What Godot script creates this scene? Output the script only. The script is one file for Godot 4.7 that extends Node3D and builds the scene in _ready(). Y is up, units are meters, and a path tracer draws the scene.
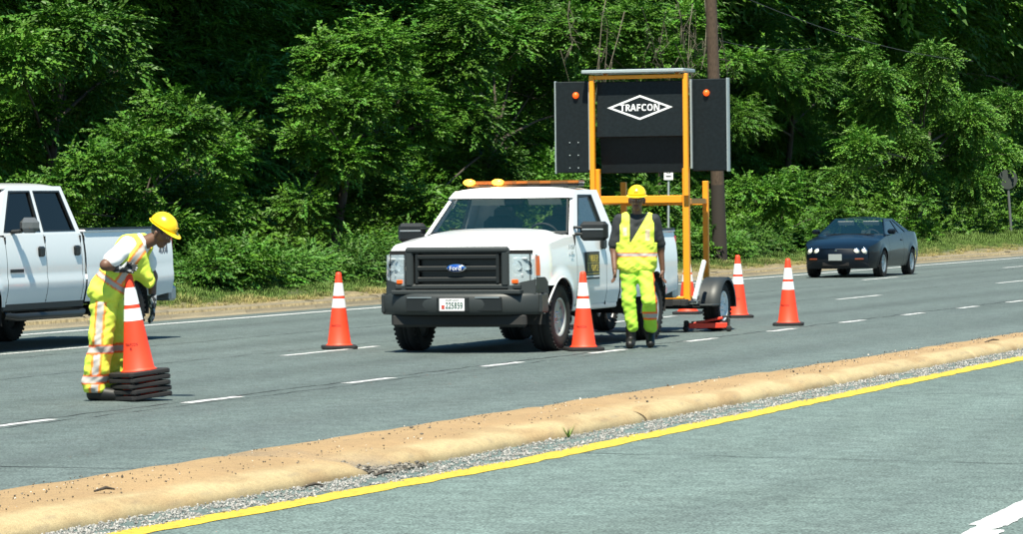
extends Node3D
# World: x runs along the road (away, to the picture's right), z towards the camera side, y up.  L = -z is the distance across the road.
var M := {}
var RNG := RandomNumberGenerator.new()
var NZ := FastNoiseLite.new()
var taken := {}
const FWD := Vector3(0.9435, 0, -0.3315)
const RGT := Vector3(0.3315, 0, 0.9435)

func _ready():
	RNG.seed = 77
	NZ.seed = 5
	NZ.noise_type = FastNoiseLite.TYPE_SIMPLEX_SMOOTH
	NZ.frequency = 1.0
	NZ.fractal_type = FastNoiseLite.FRACTAL_NONE
	camera_and_light()
	materials()
	build_ground()
	build_woods()
	build_road_furniture()
	build_pickups()
	build_coupe()
	build_trailer()
	build_cones()
	build_workers()

func camera_and_light():
	var cam = Camera3D.new()
	cam.name = "camera"
	cam.fov = 7.376
	cam.far = 3000.0
	cam.near = 0.2
	add_child(cam)
	cam.position = Vector3(0, 1.9, 0)
	var pitch = atan(82.5 / 4150.0)
	var d = (FWD * cos(pitch) + Vector3.DOWN * sin(pitch)).normalized()
	cam.look_at_from_position(cam.position, cam.position + d, Vector3.UP)
	cam.current = true
	var env = Environment.new()
	env.background_mode = Environment.BG_SKY
	var sm = ProceduralSkyMaterial.new()
	sm.sky_top_color = Color(0.24, 0.47, 0.66)
	sm.sky_horizon_color = Color(0.68, 0.83, 0.85)
	sm.sky_curve = 0.12
	sm.ground_horizon_color = Color(0.5, 0.55, 0.55)
	sm.ground_bottom_color = Color(0.2, 0.22, 0.2)
	sm.sun_angle_max = 1.0
	var sky = Sky.new()
	sky.sky_material = sm
	env.sky = sky
	env.background_energy_multiplier = 0.7
	env.tonemap_mode = Environment.TONE_MAPPER_LINEAR
	env.tonemap_exposure = 2.1
	env.sdfgi_enabled = true
	env.ssao_enabled = true
	env.ssil_enabled = true
	var we = WorldEnvironment.new()
	we.name = "world_environment"
	we.environment = env
	add_child(we)
	var sun = DirectionalLight3D.new()
	sun.name = "sun"
	sun.light_energy = 1.6
	sun.light_color = Color(1.0, 0.975, 0.90)
	sun.light_angular_distance = 0.53
	sun.shadow_enabled = true
	add_child(sun)
	var az = deg_to_rad(14.0)
	var el = deg_to_rad(62.0)
	var to_sun = Vector3(-cos(az) * cos(el), sin(el), sin(az) * cos(el))
	sun.look_at_from_position(to_sun * 100.0, Vector3.ZERO, Vector3.UP)

# ---------------------------------------------------------------- helpers
func gy(L): return -0.012 * max(0.0, L - 11.0)
func W(s, L, dy = 0.0) -> Vector3: return Vector3(s, gy(L) + dy, -L)
func road_basis(yaw: float) -> Basis: return Basis(Vector3(1, 0, 0), -0.012) * Basis(Vector3(0, 1, 0), yaw)
func lin(r, g, b) -> Color: return Color(r, g, b).linear_to_srgb()

func mat(r, g, b, rough = 0.6, metal = 0.0) -> StandardMaterial3D:
	var m = StandardMaterial3D.new()
	m.albedo_color = lin(r, g, b)
	m.roughness = rough
	m.metallic = metal
	return m

func vmat(rough = 0.8) -> StandardMaterial3D:
	var m = StandardMaterial3D.new()
	m.vertex_color_use_as_albedo = true
	m.roughness = rough
	return m

func paint(r, g, b) -> StandardMaterial3D:
	var m = mat(r, g, b, 0.32)
	m.clearcoat_enabled = true
	m.clearcoat = 0.8
	m.clearcoat_roughness = 0.06
	return m

func glass(r, g, b, a) -> StandardMaterial3D:
	var m = StandardMaterial3D.new()
	m.albedo_color = Color(r, g, b, a)
	m.transparency = BaseMaterial3D.TRANSPARENCY_ALPHA
	m.roughness = 0.03
	m.metallic_specular = 0.6
	return m

func glow(r, g, b, e) -> StandardMaterial3D:
	var m = mat(r, g, b, 0.3)
	m.emission_enabled = true
	m.emission = lin(r, g, b)
	m.emission_energy_multiplier = e
	return m

# a texture of grain: mean 1 +- amp, with speckles
func grain_tex(size: int, amp: float, speck: float, seed_: int, tint := Vector3(1, 1, 1), low_k := 1.0) -> ImageTexture:
	var r = RandomNumberGenerator.new()
	r.seed = seed_
	var n = FastNoiseLite.new()
	n.seed = seed_
	n.noise_type = FastNoiseLite.TYPE_SIMPLEX
	n.frequency = 0.02
	n.fractal_octaves = 4
	var low = n.get_seamless_image(size, size)
	var data = PackedByteArray()
	data.resize(size * size * 3)
	var ld = low.get_data()
	var stepb = ld.size() / (size * size)
	for i in size * size:
		var v = 0.72 + (float(ld[i * stepb]) / 255.0 - 0.5) * amp * low_k + r.randf_range(-amp, amp) * 0.5
		var q = r.randf()
		if q < speck: v += 0.22
		elif q > 1.0 - speck: v -= 0.25
		data[i * 3] = int(clamp(v * tint.x, 0, 1) * 255)
		data[i * 3 + 1] = int(clamp(v * tint.y, 0, 1) * 255)
		data[i * 3 + 2] = int(clamp(v * tint.z, 0, 1) * 255)
	var im = Image.create_from_data(size, size, false, Image.FORMAT_RGB8, data)
	im.generate_mipmaps()
	return ImageTexture.create_from_image(im)

func tex_mat(t, metres, rough) -> StandardMaterial3D:
	var m = StandardMaterial3D.new()
	m.albedo_texture = t
	m.uv1_triplanar = true
	m.uv1_world_triplanar = true
	m.uv1_scale = Vector3.ONE / metres
	m.vertex_color_use_as_albedo = true
	m.roughness = rough
	return m

var WEAR: ImageTexture
# a base colour with scuffs and grime
func worn(r, g, b, rough, metres) -> StandardMaterial3D:
	if WEAR == null: WEAR = grain_tex(512, 0.14, 0.004, 21, Vector3(1, 1, 1), 1.6)
	var m = mat(min(r / 0.5, 1.0), g / 0.5, b / 0.5, rough)
	m.albedo_texture = WEAR
	m.uv1_triplanar = true
	m.uv1_scale = Vector3.ONE / metres
	return m

func materials():
	M.white_paint = paint(0.80, 0.82, 0.83)
	M.white_paint2 = paint(0.76, 0.79, 0.80)
	M.black_plastic = mat(0.008, 0.010, 0.0105, 0.45)
	M.grey_plastic = mat(0.022, 0.027, 0.028, 0.5)
	M.black_gloss = mat(0.005, 0.006, 0.007, 0.3)
	M.dark = mat(0.005, 0.005, 0.006, 0.9)
	M.under = mat(0.02, 0.02, 0.02, 0.8)
	M.tyre = mat(0.011, 0.011, 0.011, 0.85)
	M.alloy = mat(0.42, 0.45, 0.46, 0.42, 0.45)
	M.steel = mat(0.42, 0.45, 0.46, 0.4, 0.8)
	M.chrome = mat(0.75, 0.77, 0.78, 0.12, 1.0)
	M.galv = mat(0.36, 0.42, 0.43, 0.5, 0.35)
	M.glass = glass(0.06, 0.18, 0.17, 0.24)
	M.tint = glass(0.004, 0.006, 0.008, 0.93)
	M.tint.metallic_specular = 0.35
	M.lens = glass(0.85, 0.92, 0.95, 0.28)
	M.amber = mat(0.62, 0.10, 0.008, 0.3)
	M.red_lens = mat(0.35, 0.01, 0.008, 0.25)
	M.seat = mat(0.05, 0.055, 0.06, 0.9)
	M.dash = mat(0.03, 0.032, 0.035, 0.8)
	M.visor = mat(0.55, 0.58, 0.52, 0.8)
	M.plate = mat(0.82, 0.83, 0.83, 0.4)
	M.ink = mat(0.01, 0.01, 0.012, 0.5)
	M.green_ink = mat(0.02, 0.07, 0.06, 0.5)
	M.red_ink = mat(0.45, 0.04, 0.02, 0.5)
	M.blue = mat(0.01, 0.06, 0.28, 0.25)
	M.gold = mat(0.42, 0.34, 0.06, 0.5)
	M.white_ink = mat(0.8, 0.82, 0.82, 0.5)
	M.cone = mat(0.88, 0.052, 0.015, 0.55)
	M.cone_white = mat(0.82, 0.83, 0.84, 0.4)
	M.rubber = worn(0.009, 0.009, 0.010, 0.75, 0.4)
	M.cone_ink = mat(0.10, 0.006, 0.004, 0.6)
	M.yellow_steel = mat(0.80, 0.30, 0.012, 0.45)
	M.board = worn(0.0066, 0.0108, 0.0128, 0.5, 0.8)
	M.board.metallic_specular = 0.35
	M.jack_red = mat(0.78, 0.045, 0.02, 0.4)
	M.helmet = mat(0.85, 0.56, 0.012, 0.3)
	M.vert = vmat(0.8)
	M.skin = vmat(0.5)
	M.cable = mat(0.03, 0.035, 0.035, 0.7)
	M.bark = bark_mat(Color(0.055, 0.043, 0.033))
	M.pole = bark_mat(Color(0.065, 0.044, 0.030))
	M.dead_wood = bark_mat(Color(0.13, 0.115, 0.085))
	M.leaf = StandardMaterial3D.new()
	M.leaf.vertex_color_use_as_albedo = true
	M.leaf.roughness = 0.5
	M.leaf.metallic_specular = 0.35
	M.leaf.backlight_enabled = true
	M.leaf.backlight = Color(0.16, 0.34, 0.03)
	M.asphalt = tex_mat(grain_tex(1024, 0.44, 0.08, 3, Vector3(0.99, 1.01, 1.01), 0.3), 9.0, 0.9)
	M.concrete = tex_mat(grain_tex(1024, 0.26, 0.03, 8, Vector3(1, 1, 1), 0.22), 1.0, 0.92)
	M.concrete.uv1_triplanar = false
	M.concrete.uv1_world_triplanar = false
	M.concrete.uv1_scale = Vector3(0.42, 0.42, 0.42)
	M.earth = tex_mat(grain_tex(512, 0.6, 0.07, 11), 2.3, 1.0)
	M.gravel = vmat(0.95)
	M.paint_white = tex_mat(grain_tex(512, 0.28, 0.05, 14), 0.9, 0.7)
	M.paint_yellow = tex_mat(grain_tex(512, 0.26, 0.05, 15), 0.9, 0.7)
	M.seam = mat(0.022, 0.026, 0.027, 0.8)
	M.navy = paint(0.002, 0.0045, 0.009)
	M.navy.clearcoat = 0.4
	M.navy.metallic_specular = 0.3
	M.navy.roughness = 0.3
	M.grass = vmat(0.8)

func bark_mat(c: Color) -> StandardMaterial3D:
	var m = StandardMaterial3D.new()
	var n = FastNoiseLite.new()
	n.frequency = 0.05
	n.fractal_octaves = 4
	n.seed = 9
	var im = n.get_seamless_image(256, 256)
	im.convert(Image.FORMAT_RGB8)
	for y in 256:
		for x in 256:
			var v = 0.35 + 1.3 * im.get_pixel(x, y).r
			im.set_pixel(x, y, Color(c.r * v, c.g * v, c.b * v).linear_to_srgb())
	m.albedo_texture = ImageTexture.create_from_image(im)
	m.uv1_triplanar = true
	m.uv1_world_triplanar = true
	m.uv1_scale = Vector3(3.0, 0.5, 3.0)
	m.roughness = 0.95
	return m

func numbered(n: String) -> String:
	if not taken.has(n):
		taken[n] = 0
		return n
	taken[n] += 1
	return "%s_%03d" % [n, taken[n]]

func meta(o, label, category, group = "", kind = ""):
	if label != "": o.set_meta("label", label)
	if category != "": o.set_meta("category", category)
	if group != "": o.set_meta("group", group)
	if kind != "": o.set_meta("kind", kind)
	return o

func thing(called, label, category, at: Vector3, basis_ := Basis(), group = "") -> Node3D:
	var o = Node3D.new()
	o.name = numbered(called)
	add_child(o)
	o.transform = Transform3D(basis_, at)
	meta(o, label, category, group)
	return o

func ST() -> SurfaceTool:
	var st = SurfaceTool.new()
	st.begin(Mesh.PRIMITIVE_TRIANGLES)
	return st

func obj(called, st: SurfaceTool, m, parent = null) -> MeshInstance3D:
	st.generate_normals()
	return inst(called, st.commit(), m, parent)

func inst(called, mesh, m, parent = null) -> MeshInstance3D:
	var o = MeshInstance3D.new()
	o.mesh = mesh
	o.material_override = m
	if parent == null:
		o.name = numbered(called)
		add_child(o)
	else:
		o.name = called
		parent.add_child(o, true)
	return o

func node(called, parent) -> Node3D:
	var o = Node3D.new()
	o.name = called
	parent.add_child(o, true)
	return o

func tri(st, a, b, c):
	st.add_vertex(a); st.add_vertex(b); st.add_vertex(c)
func quad(st, a, b, c, d):
	st.add_vertex(a); st.add_vertex(b); st.add_vertex(c)
	st.add_vertex(a); st.add_vertex(c); st.add_vertex(d)

# box with chamfered edges
func box(st: SurfaceTool, c: Vector3, size: Vector3, bv := 0.0, b := Basis()):
	st.set_smooth_group(-1)
	var h = size * 0.5
	if bv <= 0.0:
		var p = []
		for i in 8: p.append(c + b * Vector3(h.x if i & 1 else -h.x, h.y if i & 2 else -h.y, h.z if i & 4 else -h.z))
		quad(st, p[4], p[6], p[7], p[5]); quad(st, p[1], p[3], p[2], p[0])
		quad(st, p[5], p[7], p[3], p[1]); quad(st, p[0], p[2], p[6], p[4])
		quad(st, p[6], p[2], p[3], p[7]); quad(st, p[0], p[4], p[5], p[1])
		return
	bv = min(bv, min(h.x, min(h.y, h.z)) * 0.95)
	# faces
	for ax in 3:
		for sg in [-1.0, 1.0]:
			var u = (ax + 1) % 3
			var v = (ax + 2) % 3
			var q = []
			for k in [[-1, -1], [1, -1], [1, 1], [-1, 1]]:
				var p = Vector3()
				p[ax] = sg * h[ax]
				p[u] = k[0] * (h[u] - bv)
				p[v] = k[1] * (h[v] - bv)
				q.append(c + b * p)
			if sg > 0: quad(st, q[3], q[2], q[1], q[0])
			else: quad(st, q[0], q[1], q[2], q[3])
	# edges
	for ax in 3:
		var u = (ax + 1) % 3
		var v = (ax + 2) % 3
		for su in [-1.0, 1.0]:
			for sv in [-1.0, 1.0]:
				var q = []
				for k in [0, 1]:
					for t in [-1.0, 1.0]:
						var p = Vector3()
						p[ax] = t * (h[ax] - bv)
						p[u] = su * (h[u] - (bv if k == 1 else 0.0))
						p[v] = sv * (h[v] - (bv if k == 0 else 0.0))
						q.append(c + b * p)
				if su * sv > 0: quad(st, q[2], q[3], q[1], q[0])
				else: quad(st, q[0], q[1], q[3], q[2])
	for sx in [-1.0, 1.0]:
		for sy in [-1.0, 1.0]:
			for sz in [-1.0, 1.0]:
				var a = c + b * Vector3(sx * h.x, sy * (h.y - bv), sz * (h.z - bv))
				var d = c + b * Vector3(sx * (h.x - bv), sy * h.y, sz * (h.z - bv))
				var e = c + b * Vector3(sx * (h.x - bv), sy * (h.y - bv), sz * h.z)
				if sx * sy * sz > 0: tri(st, a, e, d)
				else: tri(st, a, d, e)

func boxo(called, c, size, m, parent, bv := 0.0, b := Basis()) -> MeshInstance3D:
	var st = ST()
	box(st, c, size, bv, b)
	return obj(called, st, m, parent)

# bar between two points with a rectangular section
func bar(st, a: Vector3, b: Vector3, w, h, bv := 0.0):
	var d = (b - a).normalized()
	var up = Vector3.UP if abs(d.y) < 0.9 else Vector3(1, 0, 0)
	var sd = d.cross(up).normalized()
	var u2 = sd.cross(d)
	box(st, (a + b) * 0.5, Vector3((b - a).length(), h, w), bv, Basis(d, u2, sd))

func tube(st: SurfaceTool, pts: Array, rads: Array, sides := 8, caps := true):
	st.set_smooth_group(0)
	var rings = []
	var prev = Vector3(0.31, 0.2, 0.93)
	for i in pts.size():
		var d: Vector3
		if i == 0: d = pts[1] - pts[0]
		elif i == pts.size() - 1: d = pts[i] - pts[i - 1]
		else: d = pts[i + 1] - pts[i - 1]
		d = d.normalized()
		var u = (prev - d * prev.dot(d)).normalized()
		prev = u
		var v = d.cross(u)
		var ring = []
		for k in sides:
			var a = TAU * k / sides
			ring.append(pts[i] + (u * cos(a) + v * sin(a)) * rads[i])
		rings.append(ring)
	for i in pts.size() - 1:
		for k in sides:
			var k2 = (k + 1) % sides
			quad(st, rings[i][k], rings[i][k2], rings[i + 1][k2], rings[i + 1][k])
	if caps:
		st.set_smooth_group(-1)
		for k in sides:
			var k2 = (k + 1) % sides
			tri(st, pts[0], rings[0][k2], rings[0][k])
			tri(st, pts[-1], rings[-1][k], rings[-1][k2])

# profile of [radius, height] turned round the local y axis of xf
func lathe(st: SurfaceTool, prof: Array, n: int, xf := Transform3D(), smooth := true):
	st.set_smooth_group(0 if smooth else -1)
	for i in prof.size() - 1:
		for k in n:
			var a = TAU * k / n
			var b = TAU * (k + 1) / n
			var p = xf * Vector3(cos(a) * prof[i][0], prof[i][1], sin(a) * prof[i][0])
			var q = xf * Vector3(cos(b) * prof[i][0], prof[i][1], sin(b) * prof[i][0])
			var r = xf * Vector3(cos(b) * prof[i + 1][0], prof[i + 1][1], sin(b) * prof[i + 1][0])
			var s = xf * Vector3(cos(a) * prof[i + 1][0], prof[i + 1][1], sin(a) * prof[i + 1][0])
			if prof[i][0] < 1e-5: tri(st, p, r, s)
			elif prof[i + 1][0] < 1e-5: tri(st, p, q, r)
			else: quad(st, p, q, r, s)

func grid(st: SurfaceTool, fn: Callable, nu: int, nv: int, flip := false):
	st.set_smooth_group(0)
	var p = []
	for i in nu + 1:
		var row = []
		for j in nv + 1: row.append(fn.call(float(i) / nu, float(j) / nv))
		p.append(row)
	for i in nu:
		for j in nv:
			if flip: quad(st, p[i][j], p[i + 1][j], p[i + 1][j + 1], p[i][j + 1])
			else: quad(st, p[i][j], p[i][j + 1], p[i + 1][j + 1], p[i + 1][j])

# polygon (array of Vector3, roughly planar), given a thickness along n
func slab(st: SurfaceTool, poly: Array, n: Vector3, t: float):
	st.set_smooth_group(-1)
	var ax = (poly[1] - poly[0]).normalized()
	var nn = n.normalized()
	var ay = nn.cross(ax)
	var p2 = PackedVector2Array()
	for p in poly: p2.append(Vector2((p - poly[0]).dot(ax), (p - poly[0]).dot(ay)))
	var idx = Geometry2D.triangulate_polygon(p2)
	for i in range(0, idx.size(), 3):
		tri(st, poly[idx[i]], poly[idx[i + 1]], poly[idx[i + 2]])
		tri(st, poly[idx[i + 2]] - nn * t, poly[idx[i + 1]] - nn * t, poly[idx[i]] - nn * t)
	for i in poly.size():
		var a = poly[i]
		var b = poly[(i + 1) % poly.size()]
		quad(st, a, b, b - nn * t, a - nn * t)

func lettering(text: String, width: float, height: float, m, parent, xf: Transform3D, called := "lettering", bold := true, squash := 1.0) -> MeshInstance3D:
	var t = TextMesh.new()
	var f = SystemFont.new()
	f.font_names = PackedStringArray(["Droid Sans"])
	f.font_weight = 700 if bold else 400
	t.font = f
	t.text = text
	t.font_size = 64
	t.pixel_size = 0.01
	t.depth = 0.02
	var bb = t.get_aabb()
	var o = inst(called, t, m, parent)
	var sx = width / max(bb.size.x, 0.01)
	var sy = height / max(bb.size.y, 0.01)
	var mid = bb.position + bb.size * 0.5
	o.transform = xf * Transform3D(Basis().scaled(Vector3(sx, sy, 0.15)), Vector3(-mid.x * sx, -mid.y * sy, 0.0))
	return o

func multi(called, mesh, xfs: Array, cols: Array, m, parent = null) -> MultiMeshInstance3D:
	var mm = MultiMesh.new()
	mm.transform_format = MultiMesh.TRANSFORM_3D
	mm.use_colors = true
	mm.mesh = mesh
	mm.instance_count = xfs.size()
	for i in xfs.size():
		mm.set_instance_transform(i, xfs[i])
		mm.set_instance_color(i, cols[i])
	var o = MultiMeshInstance3D.new()
	o.multimesh = mm
	o.material_override = m
	if parent == null:
		o.name = numbered(called)
		add_child(o)
	else:
		o.name = called
		parent.add_child(o, true)
	return o

func rnd(a, b): return RNG.randf_range(a, b)
func mixv(pts: Array, x: float) -> float:   # piecewise linear [[x, y], ...]
	if x <= pts[0][0]: return pts[0][1]
	for i in pts.size() - 1:
		if x <= pts[i + 1][0]:
			return lerp(float(pts[i][1]), float(pts[i + 1][1]), (x - pts[i][0]) / (pts[i + 1][0] - pts[i][0]))
	return pts[-1][1]
func ss(a, b, x) -> float:
	var t = clamp((x - a) / (b - a), 0.0, 1.0)
	return t * t * (3.0 - 2.0 * t)
# ---------------------------------------------------------------- ground, roads, median
const LA := 14.96
const LB := 18.44
const LC := 22.21
const LD := 25.26
const LK := 26.35
var KERB_FRONT := [[-60, 9.75], [20, 9.84], [27, 9.86], [47, 10.28], [70, 10.3], [400, 10.3]]
var KERB_BACK := [[-60, 10.92], [400, 10.94]]
var YELLOW := [[-60, 9.5], [20.9, 9.43], [26.6, 9.33], [44.6, 9.76], [60, 9.85], [400, 9.85]]

func verge_y(L: float) -> float:
	return gy(LK) + mixv([[LK, 0.10], [28, 0.17], [31, 0.30], [36, 0.55], [50, 1.0], [120, 2.5], [700, 6]], L) + 0.012 * 0.0

func ground_height(s: float, L: float) -> float:
	if L <= LK: return -0.05 + gy(L)
	return verge_y(L) + 0.06 * NZ.get_noise_2d(s * 0.35, L * 0.35) * ss(LK, LK + 1.0, L)

func strip(st: SurfaceTool, s0, s1, ds, Lf: Callable, half: float, dy: float, wob := 0.0, colf = null):
	st.set_smooth_group(0)
	var n = max(1, int(ceil((s1 - s0) / ds)))
	for i in n:
		var a = lerp(float(s0), float(s1), float(i) / n)
		var b = lerp(float(s0), float(s1), float(i + 1) / n)
		var p = []
		for q in [[a, 1], [b, 1], [b, -1], [a, -1]]:
			var w = half * (1.0 + wob * NZ.get_noise_2d(q[0] * 6.0, q[1] * 7.3))
			var L = Lf.call(q[0]) + w * q[1]
			p.append([W(q[0], L, dy), colf.call(q[0]) if colf else Color.WHITE])
		for k in [0, 1, 2, 0, 2, 3]:
			st.set_color(p[k][1])
			st.add_vertex(p[k][0])

func build_ground():
	# terrain sheet to the horizon
	var st = ST()
	st.set_smooth_group(0)
	var Ls = [-900, -200, -60, -20, -6, 9, 12, 20, LK, LK + 0.02, 26.8, 27.3, 27.8, 28.4, 29, 30, 31, 32.5, 34, 37, 41, 46, 55, 80, 150, 400, 900]
	var Ss = [-900, -300, -100, -40, 0, 20]
	for i in 131: Ss.append(30 + i)
	Ss.append_array([180, 240, 400, 900])
	for i in Ss.size() - 1:
		for j in Ls.size() - 1:
			var q = [[Ss[i], Ls[j]], [Ss[i + 1], Ls[j]], [Ss[i + 1], Ls[j + 1]], [Ss[i], Ls[j + 1]]]
			for k in [0, 1, 2, 0, 2, 3]:
				var s = float(q[k][0])
				var L = float(q[k][1])
				# soil and straw close to the kerb, leaf litter under the trees
				var n = 0.5 + 0.5 * NZ.get_noise_2d(s * 0.8, L * 1.3)
				var straw = Color(0.38, 0.30, 0.16)
				var turf = Color(0.085, 0.115, 0.03)
				var litter = Color(0.11, 0.085, 0.048)
				var c = straw.lerp(turf, ss(26.9, 27.9, L + (n - 0.5) * 0.9)).lerp(litter, ss(29.5, 31.5, L))
				st.set_color(c * (0.8 + 0.5 * n))
				st.add_vertex(Vector3(s, ground_height(s, L), -L))
	var g = obj("ground", st, M.earth)
	meta(g, "grassy soil verge and woodland floor beyond the kerb", "ground", "", "structure")

	# far carriageway
	st = ST()
	st.set_smooth_group(0)
	var cols = func(s, L):
		var c = Vector3(0.148, 0.188, 0.181)
		var n = NZ.get_noise_2d(s * 0.05, L * 0.9) * 0.10 + NZ.get_noise_2d(s * 0.25 + 40, L * 1.0) * 0.06
		var track = 0.0
		for lane in [[12.8, 0.9], [16.7, 0.85], [20.3, 0.85], [23.75, 0.8]]:
			for sg in [-1, 1]:
				track += exp(-pow((L - lane[0] - sg * lane[1]) / 0.42, 2)) * 0.09
			track -= exp(-pow((L - lane[0]) / 0.35, 2)) * 0.13
		var near = 0.10 * (1.0 - ss(12.6, 13.6, L + 0.2 * NZ.get_noise_1d(s)))
		var v = 1.0 + n + track + near
		return Color(c.x * v, c.y * v, c.z * v)
	road_sheet(st, -60, 330, 10.4, 26.4, cols)
	var far = obj("road", st, M.asphalt)
	meta(far, "grey asphalt carriageway beyond the concrete median", "road", "", "structure")
	# near carriageway
	st = ST()
	var cols2 = func(s, L):
		var c = Vector3(0.196, 0.260, 0.243)
		var n = NZ.get_noise_2d(s * 0.06 + 9, L * 0.8) * 0.15 + NZ.get_noise_2d(s * 0.5 + 40, L * 1.9) * 0.06
		var track = exp(-pow((L - 7.9) / 0.35, 2)) * 0.10 + exp(-pow((L - 6.35) / 0.4, 2)) * 0.08 - exp(-pow((L - 7.15) / 0.3, 2)) * 0.05
		var v = 1.0 + n + track
		return Color(c.x * v, c.y * v, c.z * v)
	road_sheet(st, -60, 330, -8.0, 10.4, cols2)
	var near_road = obj("road", st, M.asphalt)
	meta(near_road, "grey asphalt carriageway before the concrete median", "road", "", "structure")

	# white dotted lane line, lane lines, edge line
	var wcol = func(_s): return Color(0.95, 0.97, 0.97)
	var dots = [16.0, 19.6, 23.2, 26.85, 30.51, 34.42, 38.33, 42.29, 45.95, 49.75, 53.5, 57.2, 60.8, 64.4, 67.9]
	for i in 14: dots.append(71.5 + 3.66 * i)
	for s in dots:
		var t = ST()
		strip(t, s - 0.62, s + 0.62, 0.2, func(_s): return LA, 0.062, 0.004, 0.35, wcol)
		obj("lane_dash", t, M.paint_white, far)
	for c in [33.6, 46.0, 58.4, 70.97, 83.5, 96.0, 108.4, 121]:
		var t = ST()
		strip(t, c - 1.5, c + 1.5, 0.25, func(_s): return LB, 0.058, 0.004, 0.35, wcol)
		obj("lane_dash", t, M.paint_white, far)
	for c in [33.2, 46.18, 59.6, 73.4, 87.3, 101.0, 114.4, 128]:
		var t = ST()
		strip(t, c - 1.55, c + 1.55, 0.25, func(_s): return LC, 0.058, 0.004, 0.35, wcol)
		obj("lane_dash", t, M.paint_white, far)
	st = ST()
	strip(st, -40, 320, 0.8, func(s): return LD + 0.03 * NZ.get_noise_1d(s * 0.1), 0.085, 0.004, 0.25, wcol)
	obj("edge_line", st, M.paint_white, far)
	# yellow line and worn white line on the near side
	st = ST()
	strip(st, -40, 320, 0.25, func(s): return mixv(YELLOW, s), 0.115, 0.004, 0.24, func(s): return Color(1.0, 0.72, 0.06))
	obj("yellow_line", st, M.paint_yellow, near_road)
	st = ST()
	strip(st, 18.0, 22.35, 0.12, func(s): return 5.18 + 0.08 * (s - 23.66), 0.10, 0.004, 0.10, wcol)
	strip(st, 22.62, 34.0, 0.12, func(s): return 5.20 + 0.06 * (s - 23.66), 0.105, 0.004, 0.10, wcol)
	strip(st, 22.35, 22.62, 0.12, func(s): return 5.20 + 0.07 * (s - 23.66), 0.07, 0.004, 0.3, wcol)
	obj("white_line", st, M.paint_white, near_road)

	# tar seams and cracks
	for c in [[Vector2(27.82, 9.25), Vector2(27.72, 6.06), 0.012, near_road], [Vector2(27.72, 6.06), Vector2(27.5, -2), 0.012, near_road], [Vector2(36.75, 9.5), Vector2(36.96, 6.0), 0.014, near_road],
			[Vector2(25.5, 13.6), Vector2(25.33, 10.62), 0.016, far], [Vector2(40.6, 15.4), Vector2(40.4, 10.7), 0.007, far]]:
		seam(c[0], c[1], c[2], c[3])
	seam(Vector2(24, LA + 0.12), Vector2(76, LA + 0.10), 0.020, far)
	seam(Vector2(24, LA - 0.14), Vector2(47, LA - 0.2), 0.010, far)
	seam(Vector2(30, LB + 0.55), Vector2(100, LB + 0.5), 0.011, far)
	seam(Vector2(40, LC - 0.75), Vector2(110, LC - 0.7), 0.014, far)
	seam(Vector2(52, LD - 1.2), Vector2(53.2, LD - 0.6), 0.014, far)
	build_median()
	build_far_kerb()

func road_sheet(st, s0, s1, L0, L1, cf: Callable):
	st.set_smooth_group(0)
	var ss_ = []
	var s = float(s0)
	while s < s1:
		ss_.append(s)
		s += 0.8 if (s > 14 and s < 100) else 5.0
	ss_.append(float(s1))
	var n = int((L1 - L0) / 0.22)
	for i in ss_.size() - 1:
		for j in n:
			var a = lerp(float(L0), float(L1), float(j) / n)
			var b = lerp(float(L0), float(L1), float(j + 1) / n)
			for k in [[i, a], [i + 1, a], [i + 1, b], [i, a], [i + 1, b], [i, b]]:
				st.set_color(cf.call(ss_[k[0]], k[1]))
				st.add_vertex(W(ss_[k[0]], k[1]))

func seam(a: Vector2, b: Vector2, half: float, parent):
	var st = ST()
	st.set_smooth_group(0)
	var n = int(ceil((b - a).length() / 0.18))
	var d = (b - a).normalized()
	var nrm = Vector2(-d.y, d.x)
	var pts = []
	for i in n + 1:
		var p = a.lerp(b, float(i) / n)
		var off = NZ.get_noise_2d(p.x * 1.1, p.y * 1.1 + 13) * 0.05 + NZ.get_noise_2d(p.x * 6, p.y * 6) * 0.015
		var w = half * (0.75 + 0.6 * NZ.get_noise_2d(p.x * 3 + 7, p.y * 3))
		pts.append([p + nrm * (off + w), p + nrm * (off - w)])
	for i in n:
		var q = [pts[i][0], pts[i + 1][0], pts[i + 1][1], pts[i][1]]
		quad(st, W(q[0].x, q[0].y, 0.003), W(q[1].x, q[1].y, 0.003), W(q[2].x, q[2].y, 0.003), W(q[3].x, q[3].y, 0.003))
	obj("tar_seam", st, M.seam, parent)

func median_section(s: float) -> Array:
	# [L, y, tone] from the near foot over the rounded nose to the far foot
	var f = mixv(KERB_FRONT, s)
	var b = mixv(KERB_BACK, s)
	var w = b - f
	var nose = min(0.17, w * 0.4)
	var top = 0.100
	var r = []
	for i in 8:
		var t = float(i) / 7.0
		var a = t * PI / 2
		r.append([f + nose * (1.0 - cos(a)), top * pow(sin(a), 0.8) - 0.02 * (1.0 - t), 0.0])
	for i in range(1, 7):
		var t = float(i) / 6.0
		r.append([lerp(f + nose, b - 0.04, t), top + 0.012 * sin(t * PI), t])
	r.append([b, top - 0.03, 1.0])
	r.append([b + 0.03, -0.06, 1.0])
	return r

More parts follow.
